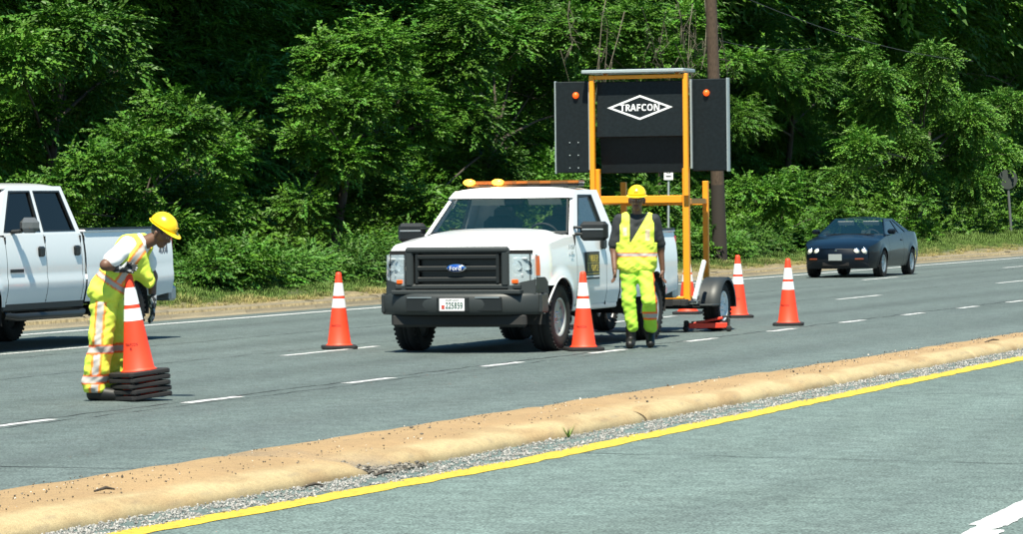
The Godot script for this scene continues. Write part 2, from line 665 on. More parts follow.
func build_median():
	var med = Node3D.new()
	med.name = "median"
	add_child(med)
	meta(med, "low rounded sandy concrete median strip between the carriageways", "median", "", "structure")
	var cuts = [-40.0, -20.0, 0.0, 6.4, 12.6, 18.9, 25.26, 31.7, 38.1, 44.5, 51, 57.5, 64, 76, 90, 110, 150, 300]
	for k in cuts.size() - 1:
		var st = ST()
		st.set_smooth_group(0)
		var a = cuts[k] + 0.010
		var b = cuts[k + 1] - 0.010
		var n = int(clamp((b - a) / 0.10, 2, 64))
		var dl = rnd(-0.02, 0.02)
		var dy = rnd(-0.008, 0.012)
		var rows = []
		for i in n + 1:
			var s = lerp(a, b, float(i) / n)
			var sec = median_section(s)
			# rounded ends at the joints; the joint at 25.3 has crumbled away
			var e = min(s - a, b - s)
			var sink = 0.022 * (1.0 - ss(0.0, 0.07, e))
			var broken = 0.0
			if abs(s - 25.26) < 0.85 and s > 25.26: broken = 1.0 - ss(0.1, 0.75, s - 25.26)
			if abs(s - 25.26) < 0.3 and s < 25.26: broken = 0.5 * (1.0 - ss(0.0, 0.22, 25.26 - s))
			var row = []
			for j in sec.size():
				var q = sec[j]
				var L = q[0] + dl
				var fade = 1.0 - ss(0.0, 0.35, q[0] - mixv(KERB_FRONT, s))
				var y = q[1] + dy - sink + 0.006 * NZ.get_noise_2d(s * 1.2, L * 2.0)
				var br = broken * (0.35 + 0.65 * fade) * (0.8 + 0.5 * NZ.get_noise_2d(s * 9.0, L * 11.0))
				y = lerp(y, -0.01 + 0.03 * fade, clamp(br, 0, 1)) if q[2] < 0.5 else y
				L += 0.018 * NZ.get_noise_2d(s * 0.9, 3.0) * (1.0 if j < 8 else 0.0)
				# stain: reddish soil rubbed into the flat top, paler bare concrete on the nose; the boundary wanders
				var wob = NZ.get_noise_2d(s * 0.7, L * 3.0) * 0.5 + NZ.get_noise_2d(s * 1.6, L * 4.0) * 0.25
				var soil = clamp(ss(-0.05, 0.2, q[2] + wob * 0.22), 0, 1)
				var pale = Vector3(0.76, 0.59, 0.32)
				var brown = Vector3(0.60, 0.395, 0.19)
				var grey = Vector3(0.24, 0.22, 0.19)
				var c = pale.lerp(brown, soil) * (1.0 + 0.05 * NZ.get_noise_2d(s * 9.0, j * 0.4) + 0.08 * NZ.get_noise_2d(s * 0.6 + 30, L))
				c = c.lerp(brown * 0.9, 0.55 * ss(0.25, 0.6, NZ.get_noise_2d(s * 0.9 + 11, L * 2.5 + q[1] * 4.0)))
				c = c.lerp(grey, clamp(br * 1.1, 0, 1))
				if NZ.get_noise_2d(s * 2.5 + 50, j * 0.7) > 0.6 and j < 5: c = c.lerp(grey, 0.25)
				row.append([W(s, L, y), Color(c.x, c.y, c.z), Vector2(s, j * 0.04 if j < 8 else 0.28 + (j - 7) * 0.1)])
			rows.append(row)
		for i in n:
			for j in rows[0].size() - 1:
				for v in [rows[i][j], rows[i + 1][j], rows[i + 1][j + 1], rows[i][j], rows[i + 1][j + 1], rows[i][j + 1]]:
					st.set_color(v[1])
					st.set_uv(v[2])
					st.add_vertex(v[0])
		for e in [0, n]:   # end faces
			st.set_smooth_group(-1)
			var m = rows[e].size()
			for j in range(1, m - 1):
				for v in [rows[e][0], rows[e][j], rows[e][j + 1]]:
					st.set_color(Color(0.2, 0.15, 0.09))
					st.set_uv(Vector2(v[0].z, v[0].y))
					st.add_vertex(v[0])
		obj("kerb_section", st, M.concrete, med)
	# gravel swept against the kerb, and crumbs lying on the median
	var stone = ST()
	stone.set_smooth_group(-1)
	var v = [Vector3(1, 0, 0), Vector3(-0.8, 0.1, 0.3), Vector3(0, 0.7, 0), Vector3(0.1, -0.6, 0), Vector3(0.2, 0, 0.8), Vector3(-0.1, 0.1, -0.9)]
	for t in [[0, 2, 4], [4, 2, 1], [1, 2, 5], [5, 2, 0], [4, 3, 0], [1, 3, 4], [5, 3, 1], [0, 3, 5]]:
		stone.set_color(Color.WHITE)
		tri(stone, v[t[0]], v[t[1]], v[t[2]])
	stone.generate_normals()
	var mesh = stone.commit()
	var xf = []
	var cl = []
	for i in 26000:
		var s = 16.0 + 62.0 * pow(RNG.randf(), 1.5)
		var f = mixv(KERB_FRONT, s)
		var y0 = mixv(YELLOW, s) + 0.10
		var t = pow(RNG.randf(), 0.8)
		var L = lerp(f + 0.05, y0 - 0.02, t) + rnd(-0.03, 0.03)
		if NZ.get_noise_2d(s * 1.5, L * 6.0) < -0.25 and t > 0.4: continue
		var r = rnd(0.004, 0.012) * (1.7 if RNG.randf() < 0.05 else 1.0)
		xf.append(Transform3D(Basis.from_euler(Vector3(rnd(0, 6), rnd(0, 6), rnd(0, 6))).scaled(Vector3(r, r, r)), W(s, L, 0.004 + r * 0.3)))
		var g = rnd(0.14, 0.42)
		cl.append(Color(g, g * 0.97, g * 0.92))
	meta(multi("gravel", mesh, xf, cl, M.gravel), "grey gravel swept between median kerb and yellow line", "gravel", "", "stuff")
	xf = []
	cl = []
	for i in 3600:
		var s = 17.0 + 50.0 * pow(RNG.randf(), 1.3)
		var f = mixv(KERB_FRONT, s)
		var L = lerp(f + 0.2, 10.88, pow(RNG.randf(), 0.8))
		if NZ.get_noise_2d(s * 1.2 + 80, L * 5.0) < -0.1: continue
		var r = rnd(0.003, 0.008) * (2.2 if RNG.randf() < 0.06 else 1.0)
		xf.append(Transform3D(Basis.from_euler(Vector3(rnd(0, 6), rnd(0, 6), rnd(0, 6))).scaled(Vector3(r * 1.4, r, r)), W(s, L, 0.116 + r * 0.3)))
		var g = rnd(0.03, 0.12) if RNG.randf() < 0.8 else rnd(0.4, 0.7)
		cl.append(Color(g, g * 0.88, g * 0.75))
	# crumbled rubble in the broken joint
	for i in 420:
		var s = 25.3 + rnd(-0.1, 0.75)
		var L = 9.84 + rnd(-0.12, 0.32)
		var r = rnd(0.006, 0.028)
		xf.append(Transform3D(Basis.from_euler(Vector3(rnd(0, 6), rnd(0, 6), rnd(0, 6))).scaled(Vector3(r, r * 0.8, r)), W(s, L, 0.01 + 0.1 * max(0.0, L - 9.86) + rnd(0, 0.03))))
		var g = rnd(0.05, 0.28)
		cl.append(Color(g, g * 0.92, g * 0.8))
	meta(multi("debris", mesh, xf, cl, M.gravel), "dark crumbs and small stones littering the sandy median", "debris", "", "stuff")
	# twigs and scraps on the median
	for q in [[21.9, 10.2, 0.16, 0.4], [24.0, 9.75, 0.2, 0.3], [25.15, 9.72, 0.22, 0.15], [46.2, 10.45, 0.5, 0.1]]:
		var st = ST()
		var a = W(q[0], q[1], 0.125 if q[1] > 9.85 else 0.015)
		var d = Vector3(cos(q[3]), 0.02, sin(q[3])) * q[2]
		tube(st, [a - d * 0.5, a + Vector3(0, 0.015, 0.01), a + d * 0.5], [0.006, 0.011, 0.005], 6)
		var o = obj("twig", st, M.bark)
		meta(o, "thin dark twig lying along the sandy median kerb", "twig", "twigs on the median")
	# small weed growing from the kerb foot
	var wd = thing("weed", "small green weed growing at the median kerb foot", "plant", W(29.35, 9.86, 0.0))
	var st = ST()
	st.set_smooth_group(-1)
	for i in 26:
		var a = rnd(0, TAU)
		var h = rnd(0.05, 0.12)
		var d = Vector3(cos(a), 0, sin(a))
		var sd = d.cross(Vector3.UP) * 0.006
		st.set_color(Color(0.12, 0.2, 0.03) * rnd(0.7, 1.3))
		tri(st, -sd, sd, d * h * 0.6 + Vector3(0, h, 0))
	obj("leaves", st, M.grass, wd)

func build_far_kerb():
	var kerb = Node3D.new()
	kerb.name = "kerb"
	add_child(kerb)
	meta(kerb, "weathered concrete kerb at the edge of the grass verge", "kerb", "", "structure")
	var s = 20.0
	while s < 170.0:
		var st = ST()
		st.set_smooth_group(0)
		var a = s + 0.008
		var b = s + 3.0 - 0.008
		var dy = rnd(-0.012, 0.012)
		var tone = rnd(0.88, 1.1)
		var prof = [[LK - 0.34, 0.002], [LK - 0.02, 0.004], [LK, 0.02], [LK + 0.03, 0.105], [LK + 0.06, 0.125], [LK + 0.2, 0.13], [LK + 0.22, -0.05]]
		for i in 6:
			for j in prof.size() - 1:
				for q in [[i, j], [i + 1, j], [i + 1, j + 1], [i, j], [i + 1, j + 1], [i, j + 1]]:
					var x = lerp(a, b, q[0] / 6.0)
					var p = prof[q[1]]
					var n = 0.5 + 0.5 * NZ.get_noise_2d(x * 1.4, p[0] * 7.0 + p[1] * 20.0)
					var c = Vector3(0.31, 0.27, 0.19).lerp(Vector3(0.47, 0.39, 0.25), n) * tone
					st.set_color(Color(c.x, c.y, c.z))
					st.set_uv(Vector2(x, q[1] * 0.13))
					st.add_vertex(W(x, p[0], p[1] + (dy if p[1] > 0.05 else 0.0)))
		obj("kerb_stone", st, M.concrete, kerb)
		s += 3.0
	# grass along the verge
	var st = ST()
	st.set_smooth_group(-1)
	for i in 9:
		var a = i * 2.4
		var h = 0.6 + 0.4 * fmod(i * 0.37, 1.0)
		var d = Vector3(cos(a), 0, sin(a))
		var sd = d.cross(Vector3.UP) * 0.045
		var base = d * 0.12
		var mid = base + d * 0.14 + Vector3(0, h * 0.6, 0)
		var tip = base + d * 0.42 + Vector3(0, h, 0)
		st.set_color(Color.WHITE)
		quad(st, base - sd, base + sd, mid + sd * 0.7, mid - sd * 0.7)
		tri(st, mid - sd * 0.7, mid + sd * 0.7, tip)
	st.generate_normals()
	var mesh = st.commit()
	var xf = []
	var cl = []
	for i in 36000:
		var x = rnd(44, 150)
		var t = RNG.randf()
		var L = 26.8 + (2.4 + 2.6 * ss(104.0, 112.0, x)) * t
		var n = NZ.get_noise_2d(x * 0.5, L * 1.2)
		if t < 0.2 and n < 0.05 + rnd(-0.2, 0.2): continue
		var h = rnd(0.07, 0.15) * (1.0 + 0.7 * n) * (0.5 + 1.0 * t)
		var q = Basis(Vector3.UP, rnd(0, TAU)).scaled(Vector3(h * 1.2, h, h * 1.2))
		xf.append(Transform3D(q, Vector3(x, ground_height(x, L) - 0.01, -L)))
		var dry = clamp(0.6 - t * 2.2 + n * 0.5 + rnd(-0.2, 0.2), 0, 1)
		var c = Color(0.085, 0.15, 0.022).lerp(Color(0.36, 0.29, 0.12), dry)
		cl.append(c * rnd(0.75, 1.3))
	meta(multi("grass", mesh, xf, cl, M.grass), "short rough grass growing on the verge behind the kerb", "grass", "", "stuff")
# ---------------------------------------------------------------- woods
func ck(c: Color, k: float) -> Color: return Color(c.r * k, c.g * k, c.b * k)

func leaf_blade(st, base: Vector3, dir: Vector3, nrm: Vector3, ln: float, wd: float):
	var sd = dir.cross(nrm).normalized()
	var mid = base + dir * ln * 0.42 - nrm * ln * 0.05
	var tip = base + dir * ln - nrm * ln * 0.22
	var a = mid + sd * wd + nrm * wd * 0.35
	var b = mid - sd * wd + nrm * wd * 0.35
	tri(st, base, a, tip)
	tri(st, base, tip, b)

func sprig(seed_: int, n: int, ln: float, lw: float, droop: float) -> Mesh:
	var r = RandomNumberGenerator.new()
	r.seed = seed_
	var st = ST()
	st.set_smooth_group(-1)
	for i in n:
		var t = (i + 0.5) / n
		var p = Vector3(t * 0.46, -droop * t * t * 0.3, r.randf_range(-0.03, 0.03))
		var sg = 1.0 if i % 2 == 0 else -1.0
		var a = r.randf_range(0.5, 1.3) * sg * (1.0 - 0.6 * t)
		var dir = Vector3(cos(a), r.randf_range(-0.5, 0.15), sin(a)).normalized()
		var nrm = Vector3(r.randf_range(-0.45, 0.45), 1, r.randf_range(-0.45, 0.45)).normalized()
		nrm = (nrm - dir * nrm.dot(dir)).normalized()
		var k = r.randf_range(0.7, 1.15)
		st.set_color(ck(Color(1, 1, 1), r.randf_range(0.8, 1.15)))
		leaf_blade(st, p, dir, nrm, ln * k, lw * k)
	st.generate_normals()
	return st.commit()

var sprigs := []
# leaf colours by kind: maple, bright bush, weedy bush, pale vine, evergreen
var TINT := [Color(0.050, 0.138, 0.014), Color(0.061, 0.165, 0.016), Color(0.062, 0.160, 0.022), Color(0.076, 0.190, 0.026), Color(0.058, 0.158, 0.016)]

func crown(parent, clumps: Array, kind: int, scale_: float, dens: float, base: Vector3, flat := 0.8):
	var xf = []
	var cl = []
	for c in clumps:
		var r = float(c[3]) * (0.84 if scale_ < 1.3 else 1.0)
		var centre = Vector3(c[0], c[1], -c[2]) - base
		var n = int(dens * (r * r + 0.12 * r) / (scale_ * scale_))
		var shade = rnd(0.75, 1.2)
		for i in n:
			var d = Vector3(RNG.randfn(), RNG.randfn(), RNG.randfn()).normalized()
			var rr = r * pow(RNG.randf(), 0.42)
			# uneven outline: lobes and notches
			rr *= 1.0 + 0.55 * NZ.get_noise_3d(d.x * 1.6 + c[0], d.y * 1.6 + c[1] * 3.0, d.z * 1.6)
			var p = centre + Vector3(d.x * rr * 1.1, d.y * rr * flat, d.z * rr)
			if p.y + base.y < -0.1: continue
			var out = Vector3(d.x + rnd(-0.7, 0.7), rnd(-0.25, 0.45) + d.y * 0.35, d.z + rnd(-0.7, 0.7)).normalized()
			var up = (Vector3.UP + Vector3(rnd(-0.35, 0.35), 0, rnd(-0.35, 0.35)) + d * 0.35).normalized()
			var sd = out.cross(up).normalized()
			var u2 = sd.cross(out)
			var k = scale_ * rnd(0.7, 1.25)
			xf.append(Transform3D(Basis(out * k, u2 * k, sd * k), p))
			var t = TINT[kind]
			var v = rnd(0.72, 1.32) * shade
			var yel = rnd(-0.12, 0.22)
			cl.append(Color(t.r * v * (1.0 + yel), t.g * v, t.b * v * (1.0 - yel)))
	return meta(multi("crown", sprigs[kind], xf, cl, M.leaf, parent), "", "", "", "stuff")

func trunk_and_limbs(parent, root: Vector3, clumps: Array, r0: float, m = null):
	var st = ST()
	var top = Vector3()
	for c in clumps: top += Vector3(c[0], c[1], -c[2])
	top = top / clumps.size() - root
	var hub = Vector3(top.x * 0.6, max(top.y * 0.55, 0.3), top.z * 0.6)
	tube(st, [Vector3(0, -0.15, 0), Vector3(hub.x * 0.3, hub.y * 0.4, hub.z * 0.4), hub, top], [r0 * 1.25, r0, r0 * 0.8, r0 * 0.4], 8)
	obj("trunk", st, M.bark if m == null else m, parent)
	st = ST()
	for c in clumps:
		var e = Vector3(c[0], c[1], -c[2]) - root
		var b = hub.lerp(top, rnd(0.0, 0.9))
		var mid = b.lerp(e, 0.5) + Vector3(rnd(-0.2, 0.2), rnd(0.0, 0.25), rnd(-0.2, 0.2))
		tube(st, [b, mid, e], [r0 * 0.35, r0 * 0.22, r0 * 0.08], 6)
		for k in 4:
			var t = e + Vector3(rnd(-1, 1), rnd(-0.6, 0.6), rnd(-1, 1)) * float(c[3]) * 0.8
			tube(st, [mid.lerp(e, 0.6), mid.lerp(t, 0.6), t], [r0 * 0.12, r0 * 0.08, r0 * 0.03], 5)
	obj("limbs", st, M.bark if m == null else m, parent)

func build_woods():
	sprigs = [sprig(1, 11, 0.125, 0.040, 0.5), sprig(2, 12, 0.110, 0.036, 0.35), sprig(3, 13, 0.095, 0.026, 0.2), sprig(4, 13, 0.115, 0.042, 0.8), sprig(5, 18, 0.115, 0.018, 0.6)]
	var list = [
		["broadleaf_tree", "dark leafy tree overhanging the white crew cab pickup", "tree", 0, [[67.1,4.14,33.0,0.75],[69.2,4.66,33.1,0.85],[69.3,3.14,33.8,0.63],[71.4,3.66,33.6,0.57],[68.9,2.54,34.1,0.55],[70.5,4.79,32.8,0.63],[71.0,3.98,34.0,0.49],[72.0,4.09,33.2,0.34]]],
		["shrub", "tall bright spreading bush behind bed of crew cab pickup", "shrub", 1, [[67.3,2.56,30.8,0.6],[65.9,2.2,30.9,0.52],[69.7,2.94,30.9,0.66],[71.3,1.81,32.2,0.75],[72.2,2.37,31.3,0.57],[73.8,2.87,31.6,0.42],[68.2,1.54,31.6,0.61],[70.6,1.53,31.1,0.67],[72.3,1.33,31.2,0.49],[69.0,0.94,31.0,0.73],[67.2,0.83,31.0,0.6],[71.7,0.77,31.3,0.56],[65.2,1.81,31.2,0.45],[63.2,1.48,31.0,0.57],[67.1,1.1,32.1,0.61],[70.1,3.38,31.5,0.37]]],
		["shrub", "low weedy bush at kerb behind bending worker", "shrub", 2, [[67.8,0.48,29.8,0.43],[68.4,0.52,29.4,0.47],[71.6,0.31,30.2,0.34],[67.3,0.26,29.9,0.35],[68.8,0.14,29.4,0.25],[68.3,0.13,29.7,0.27],[71.3,0.06,29.6,0.17]]],
		["broadleaf_tree", "young maple with pale drooping sprays over a dark hollow", "tree", 1, [[83.7,4.66,33.6,0.74],[83.5,4.85,32.4,0.86],[82.2,3.62,32.5,0.77],[85.7,3.82,32.7,0.75],[79.7,3.66,32.4,0.5],[81.7,2.47,32.6,0.64],[85.6,1.74,33.6,0.62],[81.0,2.85,33.0,0.46],[86.3,3.12,32.4,0.62],[79.8,1.48,32.7,0.46],[83.0,1.25,33.3,0.39],[83.9,2.66,32.4,0.56]]],
		["shrub", "low leafy bush between orange cone and truck grille", "shrub", 2, [[78.3,0.42,30.2,0.48],[75.1,0.21,29.7,0.31],[78.2,0.67,29.7,0.44],[74.0,0.08,29.7,0.23],[77.5,-0.04,30.1,0.24],[73.7,-0.02,30.0,0.17],[77.6,0.2,29.2,0.4]]],
		["broadleaf_tree", "dense leafy tree rising directly behind truck cab roof", "tree", 0, [[89.1,4.71,32.8,0.87],[93.1,5.35,33.0,0.95],[95.7,4.41,32.9,0.88],[89.0,3.38,32.3,0.87],[95.1,2.99,33.2,0.83],[89.0,2.2,33.0,0.69],[90.4,2.25,32.3,0.74],[93.7,2.02,32.0,0.72],[89.2,5.68,32.6,0.82],[95.1,5.85,32.7,0.87],[85.3,1.46,32.0,0.61],[92.0,1.55,32.5,0.61],[96.9,3.75,32.4,0.59]]],
		["shrub", "vine covered bush tangled with dead stems above message board", "shrub", 1, [[93.7,5.59,31.2,0.86],[97.0,5.85,30.9,0.88],[97.4,4.93,31.6,0.59],[99.7,5.1,31.1,0.6],[101.0,5.99,30.7,0.66],[106.2,5.17,31.0,0.43],[108.5,5.35,31.2,0.33],[100.4,4.91,30.5,0.4]]],
		["shrub", "broad green bush seen between legs of yellow trailer mast", "shrub", 0, [[92.8,1.19,30.4,0.61],[95.1,1.42,29.9,0.62],[92.1,0.62,29.5,0.65],[99.7,0.65,30.3,0.6],[93.6,0.08,29.3,0.52],[100.2,1.4,30.2,0.5],[90.1,0.41,30.0,0.69],[99.7,-0.11,30.3,0.45],[87.5,1.79,29.6,0.53]]],
		["shrub", "rounded bright bush between utility pole and dark coupe", "shrub", 1, [[104.1,1.56,29.4,0.7],[111.0,1.82,30.5,0.66],[109.4,1.06,29.2,0.54],[105.7,0.55,30.2,0.74],[110.1,0.39,30.3,0.71],[104.0,-0.11,30.1,0.47],[105.7,-0.18,29.5,0.47],[111.7,-0.13,30.3,0.44],[101.1,1.77,29.2,0.41]]],
		["vine_covered_tree", "vine draped tree forming pale hump above dark coupe roof", "tree", 3, [[126.0,4.18,32.1,0.94],[133.6,5.1,32.6,1.06],[136.3,4.01,31.9,1.21],[129.1,3.02,32.1,0.96],[136.7,2.67,32.4,1.01],[121.1,3.01,31.4,0.66],[143.2,2.85,32.5,0.98],[130.8,5.93,31.5,0.71],[124.0,2.12,32.6,0.46],[144.7,4.56,32.3,0.92],[124.4,5.14,31.7,0.56],[140.0,1.9,32.3,0.69],[149.0,2.45,32.7,0.8],[132.2,2.06,32.4,0.59],[125.3,5.78,32.4,0.43]]],
		["evergreen_tree", "deep green tree in shade behind utility pole", "tree", 4, [[130.3,6.95,37.2,1.3],[131.9,5.35,36.3,1.45],[137.2,7.19,36.7,1.57],[134.6,3.75,37.4,1.21],[138.7,5.0,36.4,1.17],[125.5,3.94,36.5,0.94],[138.1,2.76,37.3,0.89],[128.6,5.6,36.4,0.96]]],
		["evergreen_tree", "deep green tree top rising behind the pale vine hump", "tree", 4, [[147.9,7.57,37.3,1.61],[159.5,8.58,37.8,1.8],[171.6,7.79,38.3,1.68],[151.0,8.62,37.7,1.49],[171.8,5.9,37.7,1.43]]],
		["shrub", "slender sunlit sapling at wood edge near dark coupe", "shrub", 1, [[122.5,1.3,29.8,0.24],[122.8,0.78,30.1,0.24],[122.4,0.39,30.4,0.3],[122.7,0.39,29.7,0.24],[123.3,0.77,30.9,0.21]]],
	]
	for t in list:
		var cl = t[4]
		var x = 0.0
		var z = 0.0
		for c in cl:
			x += c[0]; z += c[2]
		x /= cl.size(); z = z / cl.size() + 0.5
		var root = Vector3(x, ground_height(x, z) - 0.02, -z)
		var grp = "bushes at the wood edge" if t[2] == "shrub" else "trees at the wood edge"
		var o = thing(t[0], t[1], t[2], root, Basis(), grp)
		crown(o, cl, t[3], [0.92, 0.78, 0.70, 0.80, 0.95][t[3]], 660.0, root)
		trunk_and_limbs(o, root, cl, 0.05 if t[2] == "shrub" else 0.12)
		if t[1].begins_with("vine covered"):
			for i in 16:
				var a = Vector3(rnd(90, 100), rnd(5.0, 7.2), -29.9 + rnd(-0.5, 0.5)) - root
				var b = a + Vector3(rnd(-1.2, 1.8), rnd(-2.2, -1.0), rnd(-0.3, 0.3))
				var st = ST()
				tube(st, [a, a.lerp(b, 0.35) + Vector3(rnd(-0.3, 0.3), 0.1, 0), a.lerp(b, 0.7) + Vector3(rnd(-0.25, 0.25), -0.1, 0), b], [0.013, 0.011, 0.009, 0.005], 5)
				for q in 7:
					var p = a.lerp(b, rnd(0.1, 0.95))
					tube(st, [p, p + Vector3(rnd(-0.4, 0.4), rnd(-0.4, 0.1), rnd(-0.1, 0.2)), p + Vector3(rnd(-0.7, 0.7), rnd(-0.8, 0.1), rnd(-0.1, 0.3))], [0.007, 0.005, 0.003], 4)
				obj("dead_stem", st, M.dead_wood, o)
	# low weeds and brambles along the foot of the wood
	for i in 17:
		var s0 = 58.5 + i * 3.1 + rnd(-0.5, 0.5)
		var cl = []
		for j in 9:
			cl.append([s0 + rnd(-1.7, 1.7), rnd(0.1, 0.55), rnd(28.5, 29.9), rnd(0.22, 0.5)])
		var root = Vector3(s0, ground_height(s0, 29.2) - 0.02, -29.2)
		var o = thing("bramble_bush", "low tangled bramble bush spilling onto the verge grass", "shrub", root, Basis(), "brambles along the verge")
		crown(o, cl, 2 if i % 3 else 1, 0.72, 600.0, root, 0.9)
		trunk_and_limbs(o, root, cl, 0.02)
	# undergrowth covering the floor of the wood
	var ux = []
	var uc = []
	for i in 15000:
		var s = rnd(52, 190)
		var L = rnd(31.4, 39.0)
		if s < 104.0 and L < 33.8: continue
		var h = rnd(0.0, 1.0) * (0.25 + 1.1 * ss(32.5, 36.5, L)) * (1.0 + 0.6 * NZ.get_noise_2d(s * 0.4, L * 0.5))
		var d = Vector3(rnd(-1, 1), rnd(-0.1, 0.5), rnd(-1, 1)).normalized()
		var up = (Vector3.UP + Vector3(rnd(-0.4, 0.4), 0, rnd(-0.4, 0.4))).normalized()
		var sd = d.cross(up).normalized()
		var k = rnd(0.8, 1.5)
		ux.append(Transform3D(Basis(d * k, sd.cross(d) * k, sd * k), Vector3(s, ground_height(s, L) + h, -L)))
		var v = rnd(0.75, 1.25)
		uc.append(Color(0.062 * v, 0.145 * v, 0.014 * v))
	meta(multi("undergrowth", sprigs[1], ux, uc, M.leaf), "dark leafy undergrowth on the floor of the wood", "undergrowth", "", "stuff")
	# trees of the wood proper: their crowns close overhead and keep the floor of the wood dark
	var k = 0
	for row in [[40.5, 66.0, 205.0, 8.0, 1.7], [48.0, 84.0, 240.0, 11.0, 2.4], [57.0, 95.0, 280.0, 14.0, 3.2]]:
		var s = row[1]
		while s < row[2]:
			var L = row[0] + rnd(-1.2, 1.2)
			var root = Vector3(s, ground_height(s, L) - 0.1, -L)
			var cl = []
			for i in 12:
				var y = 0.6 + 11.0 * (i / 11.0)
				cl.append([s + rnd(-0.5, 0.5) * row[3], root.y + y, L + rnd(-1.6, 1.6), rnd(1.7, 2.6)])
			var o = thing("forest_tree", "tall shaded tree standing deep in the dark wood", "tree", root, Basis(), "tall trees of the wood")
			crown(o, cl, 4, row[4], 300.0, root, 0.8)
			var st = ST()
			tube(st, [Vector3(0, -0.2, 0), Vector3(rnd(-0.2, 0.2), 5, rnd(-0.2, 0.2)), Vector3(rnd(-0.5, 0.5), 13, rnd(-0.4, 0.4))], [0.26, 0.19, 0.08], 8)
			obj("trunk", st, M.bark, o)
			s += row[3] * rnd(0.42, 0.6)
			k += 1
	# canopy trees: bare boles in the wood edge with high crowns above the picture
	for i in 30:
		var s = 44.0 + i * 5.6 + rnd(-1.2, 1.2)
		var L = 41.0 + rnd(-1.5, 3.0)
		var root = Vector3(s, ground_height(s, L) - 0.1, -L)
		var cl = []
		for j in 14:
			cl.append([s + rnd(-3.4, 3.4), root.y + rnd(8.4, 14.0), L + rnd(-3.6, 4.5), rnd(1.9, 2.9)])
		var o = thing("forest_tree", "tall bare-boled tree with high crown at the wood edge", "tree", root, Basis(), "canopy trees at the wood edge")
		crown(o, cl, 0, 2.6, 380.0, root, 0.7)
		var st = ST()
		var r0 = rnd(0.12, 0.24)
		tube(st, [Vector3(0, -0.2, 0), Vector3(rnd(-0.25, 0.25), 4, rnd(-0.2, 0.2)), Vector3(rnd(-0.6, 0.6), 11, rnd(-0.5, 0.5))], [r0 * 1.3, r0, r0 * 0.5], 8)
		obj("trunk", st, M.bark, o)
		st = ST()
		for j in 7:
			var e = Vector3(cl[j][0], cl[j][1], -cl[j][2]) - root
			tube(st, [Vector3(0, e.y * 0.62, 0), e * Vector3(0.5, 0.85, 0.5), e], [0.09, 0.06, 0.02], 5)
		obj("limbs", st, M.bark, o)
# ---------------------------------------------------------------- pole, signs, cables
func build_road_furniture():
	var at = Vector3(94.7, ground_height(94.7, 28.2) - 0.1, -28.2) + RGT * 0.19
	var lean = (Vector3.UP - RGT * 0.036).normalized()
	var pole = thing("utility_pole", "leaning weathered wooden utility pole behind the yellow message board", "pole", at)
	var st = ST()
	var pts = []
	var rs = []
	for i in 13:
		var y = i * 0.8
		pts.append(lean * y + Vector3(NZ.get_noise_1d(y) * 0.01, 0, 0))
		rs.append(0.170 - 0.0055 * y)
	tube(st, pts, rs, 14)
	obj("shaft", st, M.pole, pole)
	# creosoted butt of the pole
	var butt = ST()
	tube(butt, [lean * 0.0, lean * 0.6, lean * 1.3, lean * 2.02], [0.178, 0.174, 0.169, 0.163], 14)
	var b = obj("creosote_butt", butt, mat(0.028, 0.022, 0.018, 0.9), pole)
	b.set_meta("label", "dark creosoted lower end of the pole")
	# cables
	for c in [[Vector3(94.4, 6.95, -28.7), Vector3(135, 6.0, -31.2), 0.4, 0.010, "thin sagging overhead cable running past the utility pole"],
			[Vector3(94.7, 5.35, -28.1), Vector3(112, 5.7, -30.5), 0.12, 0.006, "short slack cable strung from utility pole into trees"]]:
		st = ST()
		var p = []
		var r = []
		for i in 17:
			var t = i / 16.0
			p.append(c[0].lerp(c[1], t) + Vector3(0, -c[2] * 4.0 * t * (1.0 - t), 0))
			r.append(c[3])
		tube(st, p, r, 5)
		meta(obj("overhead_cable", st, M.cable), c[4], "cable")
	# small white regulation sign
	at = Vector3(90.5, ground_height(90.5, 28.0) - 0.05, -28.0)
	var face = Basis(RGT, Vector3.UP, -FWD)
	var sg = thing("road_sign", "small white sign on thin grey post behind trailer mast", "sign", at, face)
	st = ST()
	tube(st, [Vector3(0, 0, 0), Vector3(0, 2.35, 0)], [0.028, 0.028], 8)
	obj("post", st, M.galv, sg)
	boxo("panel", Vector3(0, 2.22, 0.04), Vector3(0.21, 0.27, 0.012), M.plate, sg, 0.004)
	var ring = ST()
	ring.set_smooth_group(0)
	for i in 20:
		var a = TAU * i / 20
		var b2 = TAU * (i + 1) / 20
		var q = func(ang, r): return Vector3(cos(ang) * r, 2.28 + sin(ang) * r, 0.0475)
		quad(ring, q.call(a, 0.055), q.call(b2, 0.055), q.call(b2, 0.04), q.call(a, 0.04))
	obj("symbol_ring", ring, M.ink, sg)
	boxo("symbol_bar", Vector3(0, 2.17, 0.048), Vector3(0.12, 0.028, 0.003), M.ink, sg)
	# round sign seen in the shade
	at = Vector3(142.4, ground_height(142.4, 31.5) - 0.25, -31.5)
	var rs2 = thing("road_sign", "dull round sign on leaning post in shade past coupe", "sign", at, face)
	st = ST()
	tube(st, [Vector3(0, 0, 0), Vector3(-0.16, 2.1, 0)], [0.05, 0.05], 8)
	obj("post", st, mat(0.09, 0.10, 0.10, 0.6), rs2)
	st = ST()
	lathe(st, [[0.0, 0.012], [0.34, 0.012], [0.345, 0.0], [0.34, -0.012], [0.0, -0.012]], 28, Transform3D(Basis(Vector3(1, 0, 0), PI / 2), Vector3(-0.17, 2.2, 0.06)), false)
	obj("panel", st, mat(0.03, 0.04, 0.035, 0.7), rs2)
